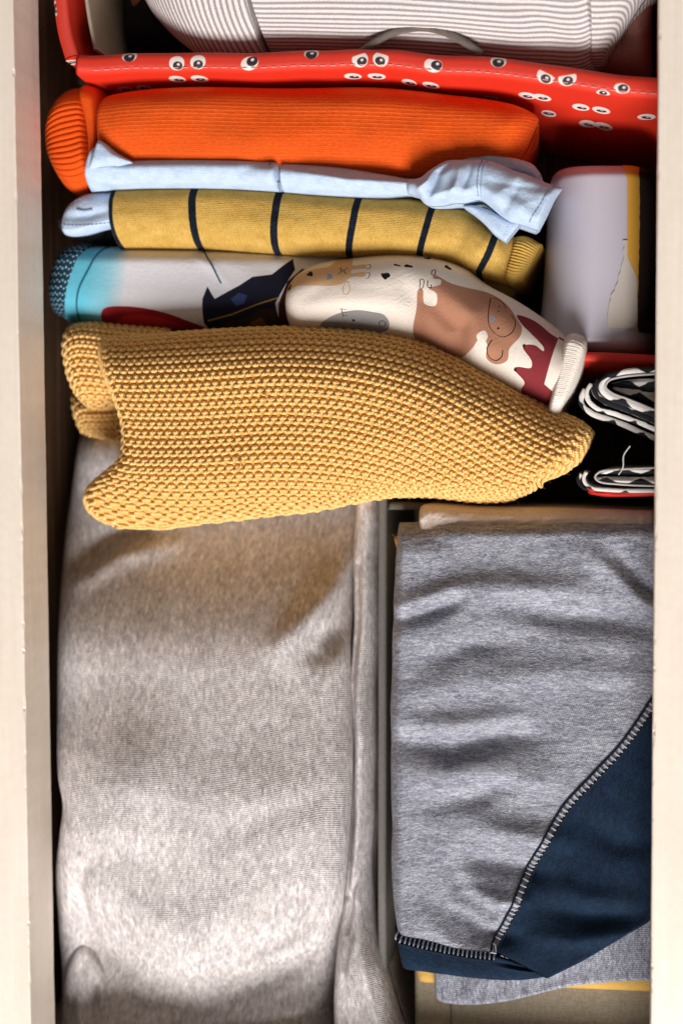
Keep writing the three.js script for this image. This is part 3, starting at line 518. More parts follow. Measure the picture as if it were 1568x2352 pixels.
// ------------------------------------------------------------------ white garment printed with animals
{
  const t = group('animal_print_garment', 'cream baby garment printed with a giraffe, brown bear and grey elephant', 'garment');
  const S = pillow({ a: [[652, 668], [668, 632], [720, 600], [800, 586], [900, 577], [990, 584], [1060, 608], [1110, 646], [1180, 684], [1250, 730], [1318, 782]], b: [[650, 745], [690, 766], [780, 772], [880, 784], [960, 800], [1030, 836], [1090, 870], [1140, 896], [1190, 918], [1240, 936], [1268, 945]], h: (x, y, u) => 0.147 - 0.002 * smooth(900, 1300, x), D: 0.03, href: 0.133, R: { a: 0.020, b: 0.024, l: 0.014, r: 0.002 }, uvNorm: true, nu: 170, nv: 80, l: (v) => [-6 * Math.sin(v * Math.PI), 0], disp: (x, y, u, v, w) => creases([[[[930, 640], [960, 700], [965, 790]], 22, -0.0026], [[[1000, 700], [1060, 760], [1060, 850]], 22, -0.004], [[[1020, 680], [1090, 730], [1120, 800]], 24, 0.0028], [[[690, 720], [800, 700], [900, 700]], 26, 0.0016], [[[700, 690], [760, 670]], 16, -0.001], [[[1150, 700], [1190, 790], [1200, 880]], 22, 0.0012]])(x, y) + 0.001 * noise(w.x * 40, w.z * 40) });
  const W = 2048, H = 900;
  const map = canvasTex(W, H, (g) => {
    const Q = (p) => { const r = S.inverse(643 + p[0] * 0.4687, 569.5 + p[1] * 0.4687); return [r[0] * W, r[1] * H]; };
    const trace = (pts, closed) => { const c = new THREE.CatmullRomCurve3(pts.map((p) => new THREE.Vector3(p[0], p[1], 0)), closed, 'centripetal').getPoints(pts.length * 5); g.beginPath(); c.forEach((p, i) => { const r = Q([p.x, p.y]); i ? g.lineTo(...r) : g.moveTo(...r); }); if (closed) g.closePath(); };
    const fill = (pts, col) => { trace(pts, true); g.fillStyle = col; g.fill(); };
    const line = (pts, w = 5, col = '#1b1716', closed = false) => { trace(pts, closed); g.lineWidth = w; g.strokeStyle = col; g.lineJoin = g.lineCap = 'round'; g.stroke(); };
    const spot = (x, y, rx, ry, rot, col = '#191515') => fill(Array.from({ length: 9 }, (_, i) => { const a = i / 9 * 6.283, k = 0.9 + 0.2 * Math.sin(i * 2.3 + x), px = rx * k * Math.cos(a), py = ry * k * Math.sin(a); return [x + px * Math.cos(rot) - py * Math.sin(rot), y + px * Math.sin(rot) + py * Math.cos(rot)]; }), col);
    g.fillStyle = '#e9ded2'; g.fillRect(0, 0, W, H);
    for (let i = 0; i < 16000; i++) { g.fillStyle = `rgba(${rnd() < 0.5 ? '255,250,245' : '150,120,100'},0.05)`; g.fillRect(rnd() * W, rnd() * H, 8, 1.5); }
    // giraffe
    fill([[30, 190], [70, 148], [120, 122], [190, 104], [252, 94], [270, 60], [310, 46], [352, 54], [368, 92], [430, 88], [436, 108], [372, 116], [366, 134], [436, 130], [436, 152], [372, 154], [330, 188], [280, 197], [180, 196], [100, 198], [50, 226]], '#d6ad80');
    line([[352, 176], [336, 200], [340, 238], [356, 240], [368, 214], [358, 180]], 7, '#d6ad80', true);
    line([[436, 92], [454, 90], [456, 110], [438, 112]], 5); line([[438, 134], [458, 134], [456, 158], [440, 162]], 5);
    spot(163, 135, 20, 14, 0.3); spot(62, 200, 12, 18, 0.4); spot(264, 152, 16, 18, 0, '#8e94a6');
    line([[306, 104], [318, 122], [304, 138]], 5); line([[318, 122], [330, 120]], 5); line([[344, 106], [330, 120], [342, 138]], 5);
    // scattered marks
    spot(585, 93, 20, 5, 0.25); spot(641, 98, 25, 8, 0.15); spot(720, 48, 20, 7, 0); spot(824, 98, 22, 8, 0.6); spot(537, 149, 23, 18, 0.2);
    // elephant
    fill([[200, 385], [250, 350], [320, 325], [400, 314], [470, 322], [525, 335], [546, 368], [536, 402], [440, 420], [300, 425], [200, 420]], '#8d8b8a');
    line([[320, 308], [345, 312]], 4); line([[322, 322], [346, 324]], 4); line([[324, 336], [346, 338]], 4); line([[324, 306], [326, 344]], 4);
    line([[496, 372], [512, 362], [528, 372], [520, 388], [500, 388]], 5, '#1b1716', true); spot(372, 360, 7, 6, 0);
    // bear
    fill([[770, 144], [850, 184], [930, 204], [1010, 218], [1068, 244], [1122, 290], [1164, 350], [1192, 400], [1182, 446], [1134, 500], [1122, 556], [1066, 574], [1020, 544], [1028, 482], [1000, 444], [950, 500], [880, 540], [780, 500], [662, 450], [684, 300], [694, 216], [716, 214], [722, 282], [776, 292], [784, 236], [744, 208], [800, 192], [802, 168], [764, 160]], '#b07e64');
    fill([[976, 440], [1016, 414], [1030, 446], [1000, 480]], '#e9ded2');
    line([[1036, 250], [1032, 310], [1034, 380], [1060, 424], [1104, 444], [1148, 420], [1160, 372], [1140, 336]], 6); line([[1050, 246], [1090, 268], [1112, 300]], 6);
    spot(1050, 358, 14, 17, 0, '#8f8f9a'); spot(1080, 402, 7, 6, 0); spot(1078, 318, 4, 4, 0); spot(1080, 292, 4, 4, 0);
    line([[1050, 460], [1026, 500], [1034, 540], [1066, 556], [1094, 540], [1102, 508]], 7);
    line([[704, 166], [720, 168], [716, 206], [702, 214], [704, 190]], 5, '#1b1716', true); line([[740, 172], [742, 204], [758, 206], [756, 192]], 6); line([[758, 118], [770, 116], [768, 144], [756, 140]], 6, '#1b1716', true);
    // fox red animal
    fill([[1164, 334], [1220, 346], [1270, 374], [1330, 424], [1394, 460], [1440, 482], [1434, 590], [1380, 680], [1310, 770], [1240, 770], [1180, 700], [1202, 662], [1158, 602], [1168, 588], [1236, 592], [1240, 560], [1198, 490], [1254, 482], [1296, 512], [1298, 496], [1240, 430], [1190, 380]], '#843036');
    spot(1160, 600, 7, 12, 0); spot(1204, 486, 7, 10, 0.4);
  });
  const jb = jerseyBump.clone(); jb.repeat.set(6, 2.4); jb.needsUpdate = true;
  part('body', S.geo, cloth([0.8, 0.74, 0.66], { map, bump: jb, bs: 0.0003, sheen: 0.25 }), t);
  const cuff = pillow({ a: [[1296, 770], [1318, 764], [1344, 776], [1348, 800]], b: [[1254, 950], [1270, 956], [1284, 950], [1290, 938]], h: 0.144, D: 0.014, href: 0.136, R: { a: 0.007, b: 0.012, l: 0.003, r: 0.005 }, r: (v) => [10 * Math.sin(v * Math.PI), 0], nu: 40, nv: 90, yBot: 0.05, disp: (x, y, u, v, w) => 0.0002 * Math.sin(v * 150) + 0.0008 * noise(w.x * 60, w.z * 60) });
  part('ribbed_cuff', cuff.geo, cloth([0.80, 0.73, 0.66], { sheen: 0.3 }), t);
}

// ------------------------------------------------------------------ mustard knitted blanket: every yarn row is modelled
{
  const t = group('knitted_blanket', 'mustard yellow garter knit blanket folded in the middle of the drawer', 'blanket');
  const ym = (() => { const a = streaks(256, 64, 2, 1), c = streaks(256, 64, 8, 6); return scaled(dataTex(256, 64, (x, y) => { const i = y * 256 + x, p = 0.5 + 0.5 * Math.sin((x / 16 + y / 32) * 2 * Math.PI), n = 0.03 * a[i] + 0.03 * c[i] - 0.03 * p; return [0.965 + n, 0.785 + n, 0.50 + n]; }), 0.016, 1); })();
  const yb = scaled(dataTex(64, 64, (x, y) => 0.5 + 0.5 * Math.sin((x / 16 + y / 32) * 2 * Math.PI), false), 0.0042, 1);
  const yarnMat = cloth([0.75, 0.42, 0.12], { map: ym, bump: yb, bs: 0.00025, sheen: 0.5, sheenColor: [0.8, 0.6, 0.3] });
  const baseMat = cloth([0.72, 0.41, 0.11], { bs: 0.0005, sheen: 0.3 });
  const PITCH = 0.00500, STITCH = 0.0048, RY = 0.00114, AMP = 0.00106;
  function knitRows(S, { from = 0.3, shift = 0, rowStep = PITCH, u0 = 0.004, u1 = 0.996, stitch = STITCH, r = RY } = {}) {
    const NU = 120, NV = 90, arcs = [], su = [];
    let maxLen = 0; const prevPos = [];
    for (let i = 0; i <= NU; i++) { const col = [0]; let p = S.at(i / NU, 0); for (let j = 1; j <= NV; j++) { const q = S.at(i / NU, j / NV); col.push(col[j - 1] + q.distanceTo(p)); p = q; } arcs.push(col); maxLen = Math.max(maxLen, col[NV]); }
    const vAt = (u, s) => { const f = clamp(u) * NU, i = Math.min(NU - 1, Math.floor(f)), k = f - i; const inv = (col) => { if (s <= 0) return 0; if (s >= col[NV]) return 2; let lo = 0, hi = NV; while (hi - lo > 1) { const m = (lo + hi) >> 1; if (col[m] > s) hi = m; else lo = m; } return (lo + (s - col[lo]) / (col[hi] - col[lo])) / NV; }; const a = inv(arcs[i]), b = inv(arcs[i + 1]); if (a > 1 || b > 1) return 2; return lerp(a, b, k); };
    const out = [];
    for (let row = 0; (row + from) * rowStep < maxLen; row++) {
      const s0 = (row + from) * rowStep, ph0 = rnd() * 6.28;
      let pts = [], ups = [];
      const flush = () => { if (pts.length > 8) out.push(tube(pts, (q) => r * (0.97 + 0.05 * Math.sin(q * 90 + ph0)), 7, true, ups)); pts = []; ups = []; };
      // length along the row
      let len = 0, pp = null; for (let i = 0; i <= 60; i++) { const u = lerp(u0, u1, i / 60), v = vAt(u, s0); if (v > 1) continue; const q = S.at(u, v); if (pp) len += q.distanceTo(pp); pp = q; }
      if (len < stitch * 2) continue;
      const N = Math.round(len / stitch), seg = 14, full = N * seg;
      for (let i = 0; i <= full; i++) {
        const base = i / full, ph = i / seg * 2 * Math.PI + ph0 * 0.15, wob = 0.06 * noise(row * 3.1, i / seg * 0.7);
        const k = Math.tanh(1.2 * Math.sin(ph)) / 0.834;
        const du = -0.085 * Math.sin(2 * ph) * stitch / len;
        const u = clamp(lerp(u0, u1, base) + du * (u1 - u0) + wob * stitch / len * 0.6, 0, 1), s = s0 + AMP * (rowStep / PITCH) * k + 0.00012 * noise(row * 1.7, i / seg * 1.3 + 50);
        const v = vAt(u, s); if (v > 1) { flush(); continue; }
        const n = S.normal(u, v);
        pts.push(S.at(u, v).addScaledVector(n, r * 0.5 - 0.0003 * Math.cos(2 * ph) + 0.0002 * k)); ups.push(n);
      }
      flush();
    }
    return mergeGeometries(out);
  }
  const flow = creases([[[[300, 900], [600, 880], [900, 900], [1150, 960]], 70, 0.003], [[[700, 1060], [900, 1060], [1100, 1040]], 50, -0.0025], [[[900, 1120], [1050, 1110], [1180, 1110]], 26, 0.002], [[[264, 930], [285, 1010], [280, 1080]], 34, -0.003]]);
  const main = pillow({ a: [[206, 786], [230, 770], [290, 770], [420, 762], [560, 754], [700, 752], [860, 764], [1000, 800], [1130, 868], [1250, 936], [1330, 972], [1362, 1002]], b: [[262, 1206], [300, 1218], [380, 1214], [480, 1200], [600, 1186], [720, 1172], [820, 1152], [900, 1140], [1000, 1142], [1080, 1152], [1150, 1150], [1196, 1132]],
    l: (v) => [48 * Math.pow(Math.sin(Math.PI * clamp(v * 1.18 - 0.05)), 1.5) * smooth(1.0, 0.6, v) - 74 * smooth(0.62, 0.86, v) * smooth(1.08, 0.9, v), 0], lp: 5, r: (v) => [26 * Math.sin(v * Math.PI * 0.9) * (v < 0.4 ? 1.3 : 1) - 26 * Math.exp(-(((v - 0.66) / 0.12) ** 2)), 18 * Math.sin(v * Math.PI)], rp: 8,
    h: (x, y, u, v) => 0.160 - 0.006 * smooth(1000, 1360, x) - 0.004 * smooth(500, 210, x), D: 0.034, href: 0.142, yBot: 0.085, inset: 0.10, R: { a: 0.030, b: 0.036, l: 0.012, r: 0.012 }, nu: 150, nv: 90, disp: (x, y, u, v, w) => flow(x, y) + 0.002 * noise(w.x * 18, w.z * 18) });
  const body = part('upper_fold', main.geo, baseMat, t); part('yarn_rows', knitRows(main), yarnMat, body, true);
  const lobe = pillow({ a: [[138, 770], [150, 750], [190, 742], [260, 748], [380, 758]], b: [[170, 905], [190, 932], [225, 936], [280, 925], [380, 900]], h: 0.136, D: 0.022, href: 0.128, yBot: 0.07, R: { a: 0.014, b: 0.016, l: 0.014, r: 0.002 }, l: (v) => [-8 * Math.sin(v * Math.PI), 0], nu: 70, nv: 60, disp: wrinkle(30, 0.0012) });
  const b2 = part('back_fold', lobe.geo, baseMat, t); part('yarn_rows', knitRows(lobe), yarnMat, b2, true);
  const low = pillow({ a: [[150, 900], [200, 905], [320, 900]], b: [[170, 990], [200, 1000], [330, 1010]], h: 0.112, D: 0.02, href: 0.106, yBot: 0.03, R: { a: 0.012, b: 0.014, l: 0.012, r: 0.002 }, nu: 60, nv: 50, disp: wrinkle(30, 0.0012) });
  const b3 = part('lower_fold', low.geo, baseMat, t); part('yarn_rows', knitRows(low), yarnMat, b3, true);
  const core = pillow({ a: [[330, 800], [700, 790], [1150, 930]], b: [[330, 1120], [700, 1110], [1130, 1100]], h: 0.10, D: 0.01, href: 0.10, yBot: 0.012, R: { a: 0.01, b: 0.01, l: 0.01, r: 0.01 }, nu: 20, nv: 16 });
  part('inner_fold', core.geo, baseMat, t);
  // stray fibres
  const fz = [];
  for (let i = 0; i < 420; i++) {
    const edge = i % 3, u = edge === 0 ? 0.01 + 0.03 * rnd() : rnd(), v = edge === 1 ? (rnd() < 0.5 ? 0.02 + rnd() * 0.06 : 0.92 + rnd() * 0.07) : rnd();
    const p = main.at(u, v), n = main.normal(u, v), d = new THREE.Vector3(rnd() - 0.5, rnd() - 0.3, rnd() - 0.5).multiplyScalar(0.0032).addScaledVector(n, 0.0016);
    p.addScaledVector(n, 0.0016); fz.push(tube([p, p.clone().addScaledVector(d, 0.5).addScaledVector(n, 0.0005), p.clone().add(d)], 0.00006, 3, false));
  }
  part('stray_fibres', mergeGeometries(fz), yarnMat, body, true);
  const ends = [[[628, 905], [640, 915], [632, 925]], [[560, 1050], [575, 1060], [566, 1078]], [[800, 1130], [818, 1124], [830, 1108]]].map((q) => seamLine(main, q, { r: 0.00025, lift: 0.0026, n: 12 }));
  part('loose_ends', mergeGeometries(ends), yarnMat, body, true);
}

// ------------------------------------------------------------------ white plastic bottle
{
  const t = group('white_bottle', 'white plastic bottle lying against the drawer side with a yellow label', 'bottle');
  const S = pillow({ a: [[1246, 366], [1248, 450], [1244, 560], [1236, 680], [1226, 780], [1226, 830]], b: [[1512, 366], [1514, 450], [1514, 560], [1512, 680], [1510, 780], [1508, 830]], h: 0.128, D: 0.05, href: 0.114, yBot: 0.0125, R: { a: 0.030, b: 0.020, l: 0.012, r: 0.012 }, corner: 0.12, cornerPow: 6, nu: 80, nv: 80, inset: 0.08 });
  const plastic = new THREE.MeshPhysicalMaterial({ color: new THREE.Color().setRGB(0.50, 0.48, 0.55), roughness: 0.5, clearcoat: 0.1, clearcoatRoughness: 0.5, side: THREE.DoubleSide });
  part('body', S.geo, plastic, t);
  function label(name, left, right, mat, lift, y0, y1, wob) {
    const n = 60, m = 12, pos = [], uv = [], idx = [];
    for (let i = 0; i <= n; i++) for (let j = 0; j <= m; j++) {
      const y = lerp(y0, y1, i / n), xa = left(y) + (wob ? wob * noise(y * 0.06, 3) + wob * 0.5 * noise(y * 0.2, 8) : 0), x = lerp(xa, right(y), j / m), [u, v] = S.inverse(x, y), p = S.at(u, v).addScaledVector(S.normal(u, v), lift);
      pos.push(p.x, p.y, p.z); uv.push(p.x, p.z);
    }
    for (let i = 0; i < n; i++) for (let j = 0; j < m; j++) { const a = i * (m + 1) + j; idx.push(a, a + 1, a + m + 1, a + 1, a + m + 2, a + m + 1); }
    const g = new THREE.BufferGeometry(); g.setAttribute('position', new THREE.Float32BufferAttribute(pos, 3)); g.setAttribute('uv', new THREE.Float32BufferAttribute(uv, 2)); g.setIndex(idx); g.computeVertexNormals(); part(name, g, mat, t);
  }
  const paper = (c, r = 0.5) => new THREE.MeshStandardMaterial({ color: new THREE.Color().setRGB(...c), roughness: r, side: THREE.DoubleSide });
  label('yellow_label', (y) => 1428 + 12 * smooth(380, 430, y) + 4 * smooth(600, 720, y), () => 1474, paper([0.66, 0.36, 0.05]), 0.0004, 380, 712, 0);
  label('dark_label', (y) => 1466 - 4 * smooth(500, 740, y), () => 1509, paper([0.030, 0.020, 0.016]), 0.0007, 382, 765, 2);
  label('torn_label', (y) => 1432 - 36 * smooth(590, 740, y), (y) => 1440 + 20 * smooth(590, 650, y), paper([0.55, 0.50, 0.45], 0.8), 0.0006, 560, 758, 5);
}

// ------------------------------------------------------------------ folded zigzag fabric pouches
{
  function zig(seedK) {
    return scaled(dataTex(512, 256, (() => { const a = streaks(512, 256, 1, 0), b = streaks(512, 256, 5, 5); return (x, y) => {
      const w = Math.sin((x + y) * 0.8) * 0.02 + 0.015 * a[y * 512 + x], yy = y / 256 * 4 + 0.02 * b[y * 512 + x], band = Math.floor(yy), f = yy - band, tri = Math.abs(((x / 512 * 5 + (band % 2) * 0.5 + seedK) % 1) * 2 - 1);
      const s = smooth(-0.03, 0.03, f - 0.12 - 0.62 * tri); return [lerp(0.90, 0.115, s) + w, lerp(0.885, 0.118, s) + w, lerp(0.87, 0.135, s) + w]; }; })()), 0.085, 0.036);
  }
  const z1 = cloth([0.5, 0.5, 0.5], { map: zig(0.1), bump: redWeave, bs: 0.0003, sheen: 0.1, rough: 0.75 }), z2 = cloth([0.5, 0.5, 0.5], { map: zig(0.55), bump: redWeave, bs: 0.0003, sheen: 0.1, rough: 0.75 });
  const white = cloth([0.72, 0.70, 0.68], { bump: weaveBump, bs: 0.0003 }), black = cloth([0.012, 0.012, 0.014], { bump: weaveBump });
  const t = group('zigzag_pouch', 'black and white zigzag fabric pouch with open folded rim, nearest the bottle', 'pouch', 'folded zigzag pouches');
  const rim = [[1520, 858], [1470, 861], [1425, 866], [1398, 874], [1390, 888], [1404, 902], [1440, 916], [1480, 932], [1522, 950]];
  const wv = (s, y) => 0.0007 * noise(s * 60, y * 30);
  part('rim_layer', wall({ path: rim, h: 0.152, th: 0.0034, yBot: 0.06, n: 120, wave: wv }).geo, z1, t);
  part('fabric_layer', wall({ path: [[1384, 876], [1374, 896], [1392, 914], [1430, 928], [1475, 946], [1522, 966]].map(([x, y]) => [x, y]), h: 0.146, th: 0.003, yBot: 0.05, n: 90, wave: wv }).geo, z2, t);
  part('fabric_layer', wall({ path: [[1366, 884], [1356, 908], [1372, 928], [1420, 944], [1470, 962], [1522, 984]], h: 0.139, th: 0.003, yBot: 0.04, n: 90, wave: wv }).geo, z1, t);
  part('fabric_layer', wall({ path: [[1350, 896], [1340, 922], [1362, 944], [1420, 962], [1470, 984], [1522, 1004]], h: 0.130, th: 0.003, yBot: 0.03, n: 90, wave: wv }).geo, z2, t);
  part('inner_layer', pillow({ a: [[1402, 880], [1440, 872], [1518, 866]], b: [[1408, 896], [1450, 912], [1518, 940]], h: 0.1445, D: 0.004, href: 0.144, yBot: 0.05, R: { a: 0.002, b: 0.002, l: 0.002, r: 0.001 }, nu: 60, nv: 30, disp: (x, y, u, v) => 0.0015 * Math.sin(v * 8) + 0.0008 * noise(x * 0.03, y * 0.05) }).geo, z2, t);
  part('red_back_panel', wall({ path: [[1300, 808], [1380, 809], [1460, 813], [1522, 817]], h: 0.134, th: 0.005, yBot: 0.0125, n: 60, flare: 0.022, wave: (s, y) => 0.0008 * noise(s * 30, y * 20) }).geo, satin(null), t);
  const edge = []; const rc = spline(rim); for (let i = 0; i <= 80; i++) { const q = rc(i / 80); edge.push(P(q[0], q[1], 0.1518)); }
  part('white_piping', tube(edge, 0.0006, 6), white, t);
  const t2 = group('zigzag_pouch_001', 'flat zigzag fabric pouch with red underside and a loose thread', 'pouch', 'folded zigzag pouches');
  const rim2 = [[1522, 1074], [1460, 1076], [1410, 1079], [1376, 1084], [1366, 1096], [1376, 1106], [1420, 1112], [1470, 1115], [1522, 1116]];
  const pil = pillow({ a: [[1364, 1090], [1400, 1078], [1460, 1075], [1518, 1074]], b: [[1366, 1100], [1400, 1110], [1460, 1114], [1518, 1115]], h: 0.146, D: 0.004, href: 0.146, yBot: 0.04, R: { a: 0.002, b: 0.002, l: 0.002, r: 0.002 }, nu: 60, nv: 24, disp: (x, y, u, v) => -0.004 * Math.exp(-(((v - 0.45) / 0.2) ** 2)) });
  part('folded_body', pil.geo, z1, t2);
  const e2 = [], c2 = spline(rim2); for (let i = 0; i <= 80; i++) { const q = c2(i / 80); e2.push(P(q[0], q[1], 0.1455)); }
  part('white_piping', tube(e2, 0.0006, 6), white, t2);
  part('fabric_layer', wall({ path: [[1352, 1086], [1346, 1098], [1354, 1112], [1400, 1120], [1522, 1122]], h: 0.140, th: 0.002, yBot: 0.04, n: 60, wave: wv }).geo, z2, t2);
  part('fabric_layer', wall({ path: [[1338, 1090], [1332, 1102], [1342, 1116], [1366, 1122]], h: 0.134, th: 0.002, yBot: 0.04, n: 40, wave: wv }).geo, z1, t2);
  const redp = pillow({ a: [[1340, 1116], [1390, 1118], [1450, 1121], [1518, 1122]], b: [[1352, 1136], [1390, 1142], [1450, 1142], [1518, 1140]], h: 0.136, D: 0.006, href: 0.134, yBot: 0.0125, R: { a: 0.002, b: 0.003, l: 0.004, r: 0.002 }, nu: 70, nv: 24, disp: (x, y, u, v) => 0.0008 * Math.sin(v * 9 + 1.5 * noise(x * 0.02, 2)) });
  part('red_underside', redp.geo, satin(null), t2);
  const th = []; for (let i = 0; i <= 24; i++) { const q = i / 24; const p = P(1420 + 24 * q + 4 * Math.sin(q * 7), 1090 - 66 * q, 0.146 + 0.012 * q); th.push(p); }
  part('loose_thread', tube(th, 0.00034, 5), white, t2);
}

// ------------------------------------------------------------------ grey fabric organiser under the grey tee
{
  const t = group('drawer_organiser', 'dark grey fabric drawer organiser with beige lining under the folded grey tee', 'organiser');
  const felt = cloth([0.19, 0.18, 0.165], { bump: weaveBump, bs: 0.0005, sheen: 0.1 });
  const inner = (() => { const a = streaks(256, 256, 6, 0), b = streaks(256, 256, 0, 6), c = streaks(256, 256, 1, 1); return cloth([0.4, 0.35, 0.27], { map: scaled(dataTex(256, 256, (x, y) => { const i = y * 256 + x, n = 0.02 * a[i] + 0.02 * b[i] + 0.014 * c[i]; return [0.62 + n, 0.575 + n, 0.50 + n]; }), 0.05), bump: weaveBump, bs: 0.0003, sheen: 0.05 }); })();
  const hO = 0.120;
  part('side_panel', wall({ path: [[888, 1130], [887, 1500], [886, 1900], [888, 2430]], h: hO, th: 0.0046, yBot: 0.0165, n: 100, wave: (s, y) => 0.0006 * noise(s * 16, y * 8) }).geo, felt, t);
  part('back_panel', wall({ path: [[890, 1154], [1100, 1156], [1300, 1160], [1512, 1164]], h: hO - 0.002, th: 0.004, yBot: 0.0165, n: 60 }).geo, felt, t);
  part('side_panel', wall({ path: [[1514, 2430], [1515, 1800], [1516, 1150]], h: hO - 0.01, th: 0.003, yBot: 0.0165, n: 40 }).geo, felt, t);
  part('front_panel', wall({ path: [[1512, 2412], [1200, 2412], [892, 2412]].reverse(), h: hO - 0.012, th: 0.004, yBot: 0.0165, n: 60 }).geo, inner, t);
  const p0 = P(892, 1160, 0.02), p1 = P(1505, 2330, 0.02), fl = new THREE.BoxGeometry(p1.x - p0.x, 0.004, p1.z - p0.z + 0.03); fl.translate((p0.x + p1.x) / 2, 0.0145, (p0.z + p1.z) / 2 + 0.015); part('floor_panel', fl, inner, t);
  const liner = pillow({ a: [[952, 2200], [1100, 2205], [1300, 2205], [1510, 2200]], b: [[952, 2445], [1100, 2445], [1300, 2445], [1510, 2445]], h: 0.117, D: 0.004, href: 0.114, yBot: 0.017, R: { a: 0.004, b: 0.002, l: 0.004, r: 0.002 }, nu: 60, nv: 30, disp: wrinkle(12, 0.001) });
  const lp = part('beige_flap', liner.geo, inner, t);
  part('seam', seamLine(liner, [[1036, 2240], [1037, 2300], [1038, 2380]], { r: 0.0005, lift: 0.0001, n: 20 }), cloth([0.16, 0.14, 0.11], { bump: null }), lp);
}
{
  const t = group('cream_fleece', 'cream fleece item peeking out behind the folded grey tee', 'fleece');
  const S = pillow({ a: [[958, 1166], [975, 1158], [1100, 1163], [1300, 1168], [1508, 1174]], b: [[958, 1250], [975, 1262], [1100, 1262], [1300, 1262], [1508, 1262]], h: 0.141, D: 0.014, href: 0.137, yBot: 0.0172, R: { a: 0.008, b: 0.004, l: 0.004, r: 0.003 }, nu: 130, nv: 40, disp: (x, y, u, v, w) => 0.0008 * noise(w.x * 200, w.z * 200) + 0.0006 * noise(w.x * 500, w.z * 500) });
  part('body', S.geo, cloth([0.72, 0.62, 0.55], { bump: weaveBump, bs: 0.0008, sheen: 0.5 }), t);
}
{
  const t = group('yellow_garment', 'folded yellow garment lying directly beneath the grey tee', 'garment');
  const S = pillow({ a: [[897, 1230], [912, 1290], [922, 1500], [924, 1800], [930, 2100], [958, 2262]], b: [[1506, 1268], [1508, 1500], [1508, 1800], [1508, 2100], [1508, 2284]], h: 0.123, D: 0.008, href: 0.121, yBot: 0.0175, R: { a: 0.006, b: 0.004, l: 0.006, r: 0.006 }, nu: 80, nv: 40, disp: wrinkle(14, 0.001) });
  part('body', S.geo, cloth([0.70, 0.43, 0.11], { sheen: 0.3 }), t);
  const f = pillow({ a: [[940, 1206], [1000, 1200], [1080, 1203]], b: [[940, 1238], [1000, 1240], [1080, 1240]], h: 0.1345, D: 0.006, href: 0.133, yBot: 0.1205, R: { a: 0.004, b: 0.004, l: 0.004, r: 0.004 }, nu: 40, nv: 20 });
  part('collar_edge', f.geo, cloth([0.66, 0.40, 0.10], { sheen: 0.3 }), t);
}

